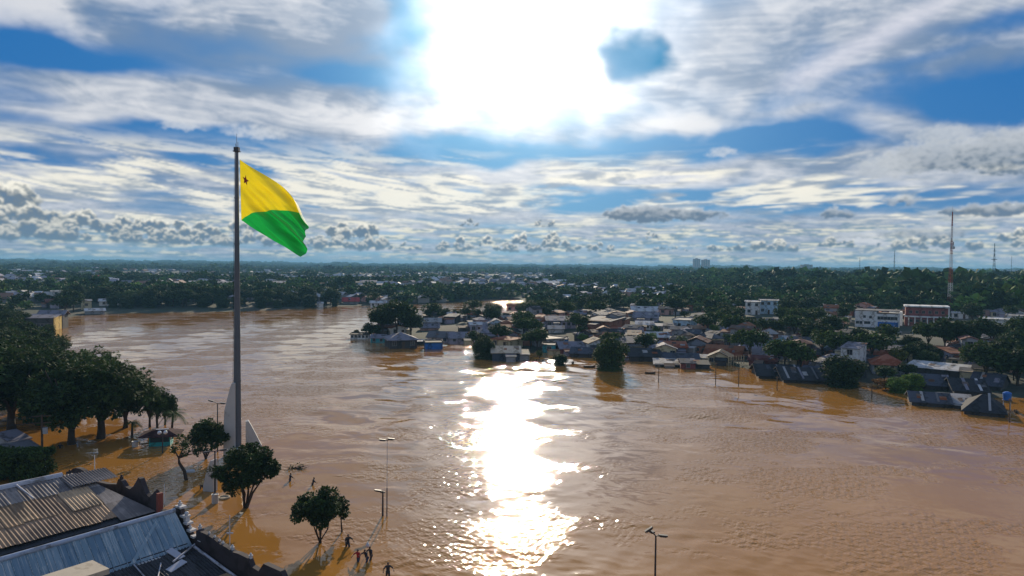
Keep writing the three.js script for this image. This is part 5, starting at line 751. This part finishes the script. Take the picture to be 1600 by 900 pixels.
canoe(921, 574, 3.2, .2, 'dark canoe on bright water left of the big flooded tree'); canoe(1016, 584, 2.6, .1, 'dark canoe on open water right of the big flooded tree'); canoe(1588, 645, 2.2, 1.1, 'dark canoe near the right edge below the blue tank'); canoe(895, 568, 1.8, 1.4, 'small dark canoe right of the round bush');
function car(px, py, paintName, turn, label) {
  const o = thing('parked_car', groundAt(px, py), turn, label, 'car', 'cars parked below the white office');
  const sh = new THREE.Shape([[-2.1, .35], [-2.1, .85], [-1.5, .95], [-.9, 1.42], [.7, 1.42], [1.3, .98], [2.1, .82], [2.15, .35]].map(([x, y]) => new THREE.Vector2(x, y))); part('body', join([new THREE.ExtrudeGeometry(sh, { depth: 1.55, bevelEnabled: true, bevelSize: .06, bevelThickness: .08, bevelSegments: 2 }).translate(0, 0, -.775)]), paint(paintName), o);
  part('window', join([prism([[-1.3, .98], [-.85, 1.34], [.62, 1.34], [1.05, .98]], 1.74)]), M.pane, o); for (const x of [-1.3, 1.35]) for (const z of [-.75, .75]) { const w = part('wheel', join([new THREE.CylinderGeometry(.33, .33, .22, 14).rotateX(Math.PI / 2)]), M.cable, o); w.position.set(x, .33, z); }
}
car(1390, 526, 'white', .5, 'white car parked below the white office'); car(1400, 522, 'grey', .5, 'grey car parked right of the white car');
for (const [px, py, w, h, d, roof, yaw, label] of [[8, 694, 30, 10, 7, 'lilac', 30, 'pale lilac roofed house at the left edge above the hedge'], [20, 716, 44, 14, 8, 'grey', 24, 'grey roofed house at the left edge directly behind the hedge']]) house(px, py, w, h, 9, d, yaw, 'gx', 'grey', roof, 0, label);

// ------------------------------------------------------------------ trees, more houses and the far wood
const named = [ // px, py, height m, kind, width, leaf, label
  [953, 578, 8.6, 'skirt', 1.0, 'mid', 'big bushy tree standing in the flood at the middle of the waterfront'], [1317, 604, 7.0, 'skirt', 1.3, 'deep', 'round dark tree standing in the flood before the black sheds'], [875, 572, 3.2, 'skirt', 1.3, 'deep', 'round bush in bright water left of the big flooded tree'], [843, 566, 3.2, 'loose', .7, 'mid', 'thin bush in bright water left of the round bush'],
  [620, 527, 12.5, 'broad', 1.0, 'deep', 'tallest tree of the island clump'], [598, 527, 9.5, 'round', 1.05, 'deep', 'left hand tree of the island clump'], [642, 524, 9, 'low', 1, 'deep', 'right hand tree of the island clump'], [581, 529, 5.6, 'low', 1.2, 'deep', 'low tree at the tip of the island'], [608, 520, 11, 'round', 1.1, 'deep', 'tree at the back of the island clump'], [632, 515, 10.5, 'tall', 1.1, 'deep', 'spiky tree at the back right of the island clump'], [557, 524, 2.2, 'low', 1, 'deep', 'little bush at the very end of the island'],
  [756, 561, 6.6, 'skirt', 1.05, 'deep', 'dark tree in the flood left of the cream roof'], [742, 548, 6, 'loose', 1.1, 'deep', 'loose tree right of the wide pale pink roof'], [818, 526, 7.2, 'round', 1.0, 'deep', 'dark tree left of the orange red house'], [1055, 498, 9.5, 'broad', 1.1, 'deep', 'dark broad tree behind the tall pale blue house'], [934, 492, 9, 'round', 1.1, 'deep', 'dark tree behind the tall dark house'], [1018, 540, 4, 'loose', 1, 'bright', 'bright green bush left of the dusty pink roof'],
  [1450, 549, 8.2, 'broad', 1.0, 'mid', 'leafy tree with yellowish crown left of the dark clump'], [1476, 551, 9.0, 'round', 1.0, 'deep', 'big dark tree below the maroon building'], [1502, 552, 9.2, 'low', .95, 'deep', 'dark tree in the middle of the clump below the radio mast'], [1527, 549, 8.8, 'round', 1.0, 'deep', 'dark tree at the right of the clump below the radio mast'], [1512, 527, 5.5, 'broad', 1, 'deep', 'tree behind the dark clump, right of the radio mast foot'], [1462, 566, 4, 'low', 1, 'deep', 'low dark tree left of the pale one windowed house'],
  [1540, 601, 8.4, 'round', 1.05, 'deep', 'dark tree behind the black pyramid roof'], [1560, 583, 8.5, 'low', 1.1, 'deep', 'broad dark tree up right of the long narrow white roof'], [1522, 585, 7.2, 'round', .9, 'mid', 'olive tree right of the pale one windowed house'], [1590, 603, 9, 'low', 1.1, 'deep', 'dark tree at the right edge above the orange bank'], [1588, 565, 7.5, 'round', 1.1, 'deep', 'dark tree at the right edge, upper'],
  [1402, 613, 3.2, 'skirt', 1.5, 'bright', 'bright green bush at the waterline left of the blue grey shed'], [1427, 610, 3.8, 'skirt', 1.2, 'bright', 'taller bright green bush touching the blue grey shed'], [1384, 609, 2.6, 'low', 1.6, 'dry', 'dry orange brown bush on the bank right of the round tree'], [1372, 606, 2.0, 'loose', 1.5, 'dry', 'small dry bush at the foot of the bank'], [1403, 574, 5, 'low', .9, 'yellow', 'yellow green bush right of the pink tiled house'], [1382, 596, 3.8, 'low', 1.4, 'mid', 'dark shrub before the pink tiled house'], [1418, 590, 3.6, 'low', 1.2, 'deep', 'dark tree below the left end of the long narrow white roof'],
  [1418, 570, 5, 'round', 1, 'deep', 'dark tree right of the yellow green bush'], [1275, 545, 8.5, 'low', 1.15, 'deep', 'dark tree behind the large dark roofed hall'], [1300, 535, 8, 'round', 1.1, 'deep', 'dark tree left of the red brown house with white roof'], [1256, 526, 4.5, 'low', 1, 'bright', 'bright bush up right of the white roofed house'], [1342, 542, 6, 'low', 1, 'deep', 'dark tree below the white office'], [1190, 528, 6.5, 'loose', 1.1, 'mid', 'loose tree above the broad mauve grey roof'], [1165, 530, 4.2, 'low', 1.4, 'bright', 'light green shrub right of the steep pale blue panel'], [1235, 518, 8, 'tall', .8, 'mid', 'slim tree right of the turquoise block'],
  [1424, 546, 4.2, 'low', 1.3, 'deep', 'dark shrub on the open ground below the parked cars'], [1441, 562, 5.0, 'skirt', 1.2, 'deep', 'bushy dark tree on the open ground left of the dark clump'], [1432, 553, 3.6, 'low', 1.4, 'mid', 'low shrub between the parked cars and the bushy dark tree'], [1449, 574, 4.4, 'skirt', 1.3, 'mid', 'green shrub behind the left end of the long narrow white roof'], [1416, 556, 4.6, 'skirt', 1.1, 'deep', 'dark bush up right of the pink tiled house'],
  [102, 494, 9.5, 'broad', 1, 'deep', 'dark tree on the bank right of the boathouse'], [115, 488, 10.5, 'round', 1, 'deep', 'taller dark tree on the bank left of the cream shed'],
];
for (const [px, py, h, kind, w, leaf, label] of named) { const p = groundAt(px, py); tree(kind, p, h, px + py, label, null, w, LEAF[leaf], 'tree'); placed.push([p.x, p.z, 2.5 * w]); }
palm(groundAt(1062, 551), 4.6, 2.7, 13, 'tall palm among the waterfront roofs', 'waterfront palms', .5); palm(groundAt(1148, 518), 4.2, 2.2, 11, 'palm behind the dark brown roof', 'waterfront palms', .2);
for (const [px, py, h] of [[668, 503, 5.5], [683, 500, 5], [696, 503, 6], [712, 501, 5], [727, 503, 6.2], [745, 502, 5.4], [760, 503, 5], [778, 500, 6]]) tree('loose', groundAt(px, py), h, px, `thin dark tree against bright back water, ${['first', 'second', 'third', 'fourth', 'fifth', 'sixth', 'seventh', 'last'][[668, 683, 696, 712, 727, 745, 760, 778].indexOf(px)]} from the left`, 'thin trees before the back water', .9, LEAF.deep);

// the rest is told apart by the landmark it stands nearest to
const LANDMARKS = [[88, 460, 'white tower house'], [66, 500, 'boathouse'], [170, 470, 'white left bank house'], [371, 470, 'flagpole'], [548, 470, 'bright red roof'], [612, 500, 'island clump'], [722, 525, 'wide pale pink roof'], [790, 550, 'cream roof'], [851, 528, 'beige flat roof'], [875, 502, 'mauve two storey house'], [953, 550, 'big flooded tree'], [944, 505, 'tall dark house'], [1007, 508, 'arcaded house'], [1070, 505, 'tall pale blue house'], [1062, 540, 'waterfront palm'], [1133, 545, 'orange brown roof'], [1175, 540, 'mauve grey hipped roof'], [1216, 540, 'pale blue gable'], [1200, 480, 'turquoise block'], [1288, 480, 'long white house'], [1317, 580, 'round flooded tree'], [1371, 500, 'white office'], [1442, 492, 'maroon building'], [1484, 440, 'radio mast'], [1385, 568, 'pink tiled house'], [1465, 570, 'long narrow white roof'], [1536, 630, 'black pyramid roof'], [1556, 500, 'orange canopy'], [1095, 412, 'two tower blocks'], [1260, 417, 'brick red block'], [1425, 430, 'long red roof']];
const ORD = ['', 'second ', 'third ', 'fourth ', 'fifth ', 'sixth ', 'seventh ', 'eighth ', 'ninth ', 'tenth ', 'eleventh ', 'twelfth ']; const counts = {};
function describe(look, p) {
  const [x, y] = seen(p); let best = 0, bd = 1e9; LANDMARKS.forEach((l, i) => { const d = Math.hypot((l[0] - x), (l[1] - y) * 3); if (d < bd) { bd = d; best = i; } });
  const l = LANDMARKS[best], dx = x - l[0], dy = (y - l[1]) * 3, where = Math.abs(dx) > Math.abs(dy) ? (dx > 0 ? 'right of' : 'left of') : dy < 0 ? 'beyond' : 'in front of', key = look + where + best, n = counts[key] = (counts[key] || 0) + 1;
  return `${ORD[n - 1] ?? n + 'th '}${look} ${where} the ${l[2]}`;
}
const KEEP = [[1412, 1482, 538, 582], [1462, 1508, 470, 545], [1418, 1512, 578, 606], [1325, 1490, 500, 548], [1485, 1600, 503, 532], [1160, 1218, 484, 512], [1090, 1165, 553, 580], [985, 1095, 502, 524], [832, 900, 512, 546], [640, 745, 505, 545], [1335, 1412, 580, 602], [1105, 1165, 545, 556], [1195, 1260, 538, 560], [766, 816, 545, 566]];
const kept = (p) => { const [x, y] = seen(p); return KEEP.some((k) => x > k[0] && x < k[1] && y > k[2] && y < k[3]); };
const free = (p, r, k = .75) => placed.every(([x, z, q]) => Math.hypot(p.x - x, p.z - z) > (r + q) * k);
const rT = rng(2024);
{ // ordinary houses of the back streets, nearest first
  const spots = [], W = [['white', 4], ['grey', 3], ['cream', 2], ['pink', 2], ['brick', 2], ['paleblue', 1], ['violet', 3], ['dark', 2]], Rf = [['lilac', 3], ['grey', 4], ['pale', 1], ['white', 1], ['rust', 4], ['tile', 3], ['slate', 3], ['maroon', 3], ['brown', 5], ['dark', 5]], pick = (L) => { let t = rT() * L.reduce((a, b) => a + b[1], 0); for (const [n, k] of L) if ((t -= k) < 0) return n; };
  for (let i = 0; i < 7000 && spots.length < 198; i++) {
    const near = i < 5000, px = near ? 560 + 1040 * rT() : 20 + 1560 * rT(), py = near ? 478 + 118 * rT() : 428 + 52 * Math.pow(rT(), .7); if (near && (py > 560 - .0 * px && px < 1150)) continue;
    if (!near && px > 1130 && py < 470 && rT() < .85) continue; if (!near && fbm(px * .012, py * .05, 2) < -.12) continue;
    const p = groundAt(px, py); if (shore(p.x, p.z) < 3 || -p.z > 1700) continue; const w = near ? 3.6 + 3.8 * rT() : 7 + 9 * rT(); if (near && (spots.length > 176 || kept(p))) continue; if (!free(p, w / 2, near ? .66 : 1)) continue; placed.push([p.x, p.z, w / 2]); spots.push([p, w]);
  }
  spots.sort((a, b) => b[0].z - a[0].z);
  const near = (p) => -p.z < 420; const names = { lilac: 'mauve roofed house', grey: 'grey roofed house', pale: 'pale roofed house', white: 'white roofed house', rust: 'rust roofed house', tile: 'tile roofed house', slate: 'slate dark roofed house', maroon: 'maroon roofed house', brown: 'brown roofed house', dark: 'black roofed house' };
  for (const [p, w] of spots) { const far = -p.z > 420, roof = pick(Rf), wall = pick(W), s = -p.z / FOCAL, two = rT() < .06, [px, py] = seen(p); house(px, py, w / s, (two ? 5.4 : 2.9) / s, (.6 + .8 * rT()) / s, near(p) ? 4.5 + 3 * rT() : 6 + 6 * rT(), (rT() - .5) * 70, ['gx', 'gx', 'gz', 'hip', 'shed'][Math.floor(rT() * 5)], wall, roof, far ? 0 : 2 + Math.floor(2 * rT()), describe((far ? 'small ' : '') + names[roof], p), { at: p, annex: !far, patch: !far, group: far ? 'small houses of the far town' : 'houses of the back streets' }); }
}
for (const [px, py, w, wh, rh, d, wall, roof, label] of [[170, 443, 26, 5, 3, 18, 'white', 'white', 'long white roofed hall in the far left town'], [152, 438, 18, 5, 3, 16, 'brick', 'red', 'dark red roofed hall left of the long white far hall'], [345, 451, 62, 7, 4, 26, 'grey', 'pale', 'wide pale industrial roof left of the flagpole on the far side'], [318, 447, 40, 5, 3, 18, 'white', 'white', 'white industrial roof left of the wide pale one'], [430, 447, 30, 5, 3, 18, 'grey', 'pale', 'pale hall right of the flagpole on the far side'], [540, 441, 30, 5, 3, 18, 'white', 'white', 'white hall up left of the bright red roof'], [575, 446, 26, 5, 3, 18, 'grey', 'lilac', 'mauve hall up right of the bright red roof'], [1425, 432, 72, 4, 3, 24, 'white', 'red', 'long red roof with white edge on the wooded rise'], [1590, 432, 40, 6, 3, 24, 'white', 'pale', 'pale hall at the right edge near the skyline'], [1000, 443, 28, 5, 3, 18, 'grey', 'white', 'white hall beyond the arcaded house'], [860, 447, 24, 5, 3, 16, 'white', 'white', 'white hall far beyond the mauve two storey house'], [1345, 470, 40, 8, 3, 14, 'white', 'white', 'white hall beyond the white office'], [1458, 468, 34, 5, 3, 14, 'grey', 'lilac', 'mauve roofed hall left of the radio mast foot']]) house(px, py, w, wh, rh, d, (px % 7) - 3, 'gx', wall, roof, 0, label, { name: 'hall', cat: 'hall' });
{ // single trees, nearest first
  const spots = [];
  for (let i = 0; i < 170; i++) { const px = 96 + 420 * rT(), p = groundAt(px, 482 - 10 * rT()), [x0, z0] = [p.x, p.z]; let q = V(x0, 0, z0); for (let k = 0; k < 30 && shore(q.x, q.z) < 1; k++) q.z -= 4; const brush = i % 2 === 0; q.z -= brush ? 1 + rT() * 2 : 3 + rT() * 12; q.y = terrain(q.x, q.z); if (free(q, 2.4, .55)) { placed.push([q.x, q.z, 2.0]); q.brush = brush; spots.push(q); } if (spots.length > 90) break; }
  const bank = spots.length;
  for (let i = 0; i < 4000 && spots.length < 262; i++) { const px = 520 + 1080 * rT(), py = 466 + 130 * rT(), p = groundAt(px, py); if (shore(p.x, p.z) < 2 || kept(p) || !free(p, 2.6, .8)) continue; placed.push([p.x, p.z, 2.4]); spots.push(p); }
  const kinds = [['round', 'rounded dark tree', 'deep'], ['broad', 'spreading tree', 'mid'], ['low', 'bushy dark tree', 'deep'], ['tall', 'upright dark tree', 'deep'], ['loose', 'loose leafy tree', 'mid'], ['low', 'light green bush', 'bright']];
  for (const [i, p] of spots.entries()) { const k = i < bank ? (p.brush ? ['skirt', 'bushy tree overhanging the water', 'deep'] : kinds[[0, 1, 2, 0, 3, 2][Math.floor(rT() * 6)]]) : kinds[[0, 1, 1, 2, 2, 3, 4, 4, 5][Math.floor(rT() * 9)]], h = i < bank ? (p.brush ? 4 + 4.5 * rT() : 5.5 + 5 * rT()) : k[2] === 'bright' ? 2.5 + 1.5 * rT() : 4 + 4.5 * rT(); tree(k[0], p, h, rT() * 6.28, describe(k[1], p), i < bank ? 'trees along the far bank' : 'trees between the houses', .9 + .35 * rT(), LEAF[k[2]]); }
}
{ // the wood that reads as one mass, and the roofs lost in it
  const mk = (seed, n, size) => { const g = crownGeo(seed, clumpsIn(seed + 1, 16, 4.6, 4.4, 4.6, 1.5, 4), n, size, .1); return g.translate(0, 4.6, 0); };
  const kinds = [mk(3001, 11, 2.3), mk(3011, 11, 2.2), mk(3021, 10, 2.4)], mats = [LEAF.deep, LEAF.mid, LEAF.deep].map((m) => { const c = m.clone(); c.transmission = 0; c.color.multiplyScalar(1.25); return c; }), lists = [[], [], []], r = rng(555), m4 = new THREE.Matrix4(), q = new THREE.Quaternion(), up = V(0, 1, 0);
  for (let i = 0; i < 70000; i++) {
    const near = i < 9000, d = near ? 380 + 500 * r() : 430 + 7400 * Math.pow(r(), 1.35), a = (r() * 84 - 42) * D2R, x = Math.sin(a) * d, z = -Math.cos(a) * d; if (shore(x, z) < 6) continue;
    const right = sstep(80, 330, x) * (d > 360 ? 1 : 0), town = fbm(x * .0035, z * .0035, 3) * .5 + .5; if (d < 2600 && r() > lerp(.58 * sstep(.42, .68, town) * (d < 1500 ? .85 : 1.2), 1, Math.max(right, d > 2000 ? (d - 2000) / 600 : 0))) continue;
    if (d < 1700 && !free(V(x, 0, z), 2, .9)) continue; if (d < 900 && kept(V(x, terrain(x, z), z))) continue;
    const h = (.75 + .7 * r()) * (right > .5 ? 1 : d < 1600 ? .62 : .9) * (r() < .04 ? 1.5 : 1); lists[Math.floor(r() * 3)].push(m4.compose(V(x, terrain(x, z) - .6, z), q.setFromAxisAngle(up, r() * 6.28), V(h * (.9 + .5 * r()), h, h * (.9 + .5 * r()))).clone());
  }
  lists.forEach((L, k) => { const im = new THREE.InstancedMesh(kinds[k], mats[k], L.length); im.name = ['far_wood', 'far_forest', 'far_grove'][k]; L.forEach((m, i) => { im.setMatrixAt(i, m); const k = .6 + .9 * r(), y = r() < .12 ? 1.5 : 1; im.setColorAt(i, lin(k * (.85 + .4 * r()) * y, k * y, k * (.8 + .3 * r()))); }); scene.add(im); tag(im, ['dark far wood spreading to the skyline', 'lighter green far trees mixed through the far wood', 'scattered groves among the far town roofs'][k], 'wood', null, 'stuff'); });
  const bodyG = join([box(10, 3, 8)]), roofG = metreUV(plain(roofGeo('gx', 10, 8, 3, 1.7, .5))), H = [];
  for (let i = 0; i < 16000 && H.length < 3600; i++) { const d = 480 + 3600 * Math.pow(r(), 1.5), a = (r() * 80 - 40) * D2R, x = Math.sin(a) * d, z = -Math.cos(a) * d; if (shore(x, z) < 8 || fbm(x * .0035, z * .0035, 3) * .5 + .5 > .68 || (x > 150 && d > 420 && r() < .8)) continue; if (d < 1700 && !free(V(x, 0, z), 6, .9)) continue; H.push(m4.compose(V(x, terrain(x, z), z), q.setFromAxisAngle(up, r() * 3.14), V(.5 + .9 * r() * r() * r() + .2 * r(), .7 + .4 * r(), .55 + .5 * r())).clone()); }
  const tones = [[.42, .40, .38], [.34, .31, .34], [.5, .49, .47], [.28, .15, .10], [.20, .19, .21], [.62, .61, .6]];
  const walls = new THREE.InstancedMesh(bodyG, mat([.7, .68, .64], .85), H.length), roofs = new THREE.InstancedMesh(roofG, new THREE.MeshPhysicalMaterial({ roughness: .75, specularIntensity: .5 }), H.length), o = new THREE.Group(); o.name = 'far_houses'; walls.name = 'wall'; roofs.name = 'roof'; H.forEach((m, i) => { walls.setMatrixAt(i, m); roofs.setMatrixAt(i, m); walls.setColorAt(i, lin(...tones[Math.floor(r() * 3)])); roofs.setColorAt(i, lin(...tones[Math.floor(r() * 6)])); });
  o.add(walls, roofs); scene.add(o); tag(o, 'countless tiny pale roofs of the far town', 'far town', null, 'stuff'); walls.userData.kind = roofs.userData.kind = 'stuff';
}

scene.traverse((o) => { if (o.isMesh) { o.castShadow = true; o.receiveShadow = true; } });
renderer.render(scene, camera);
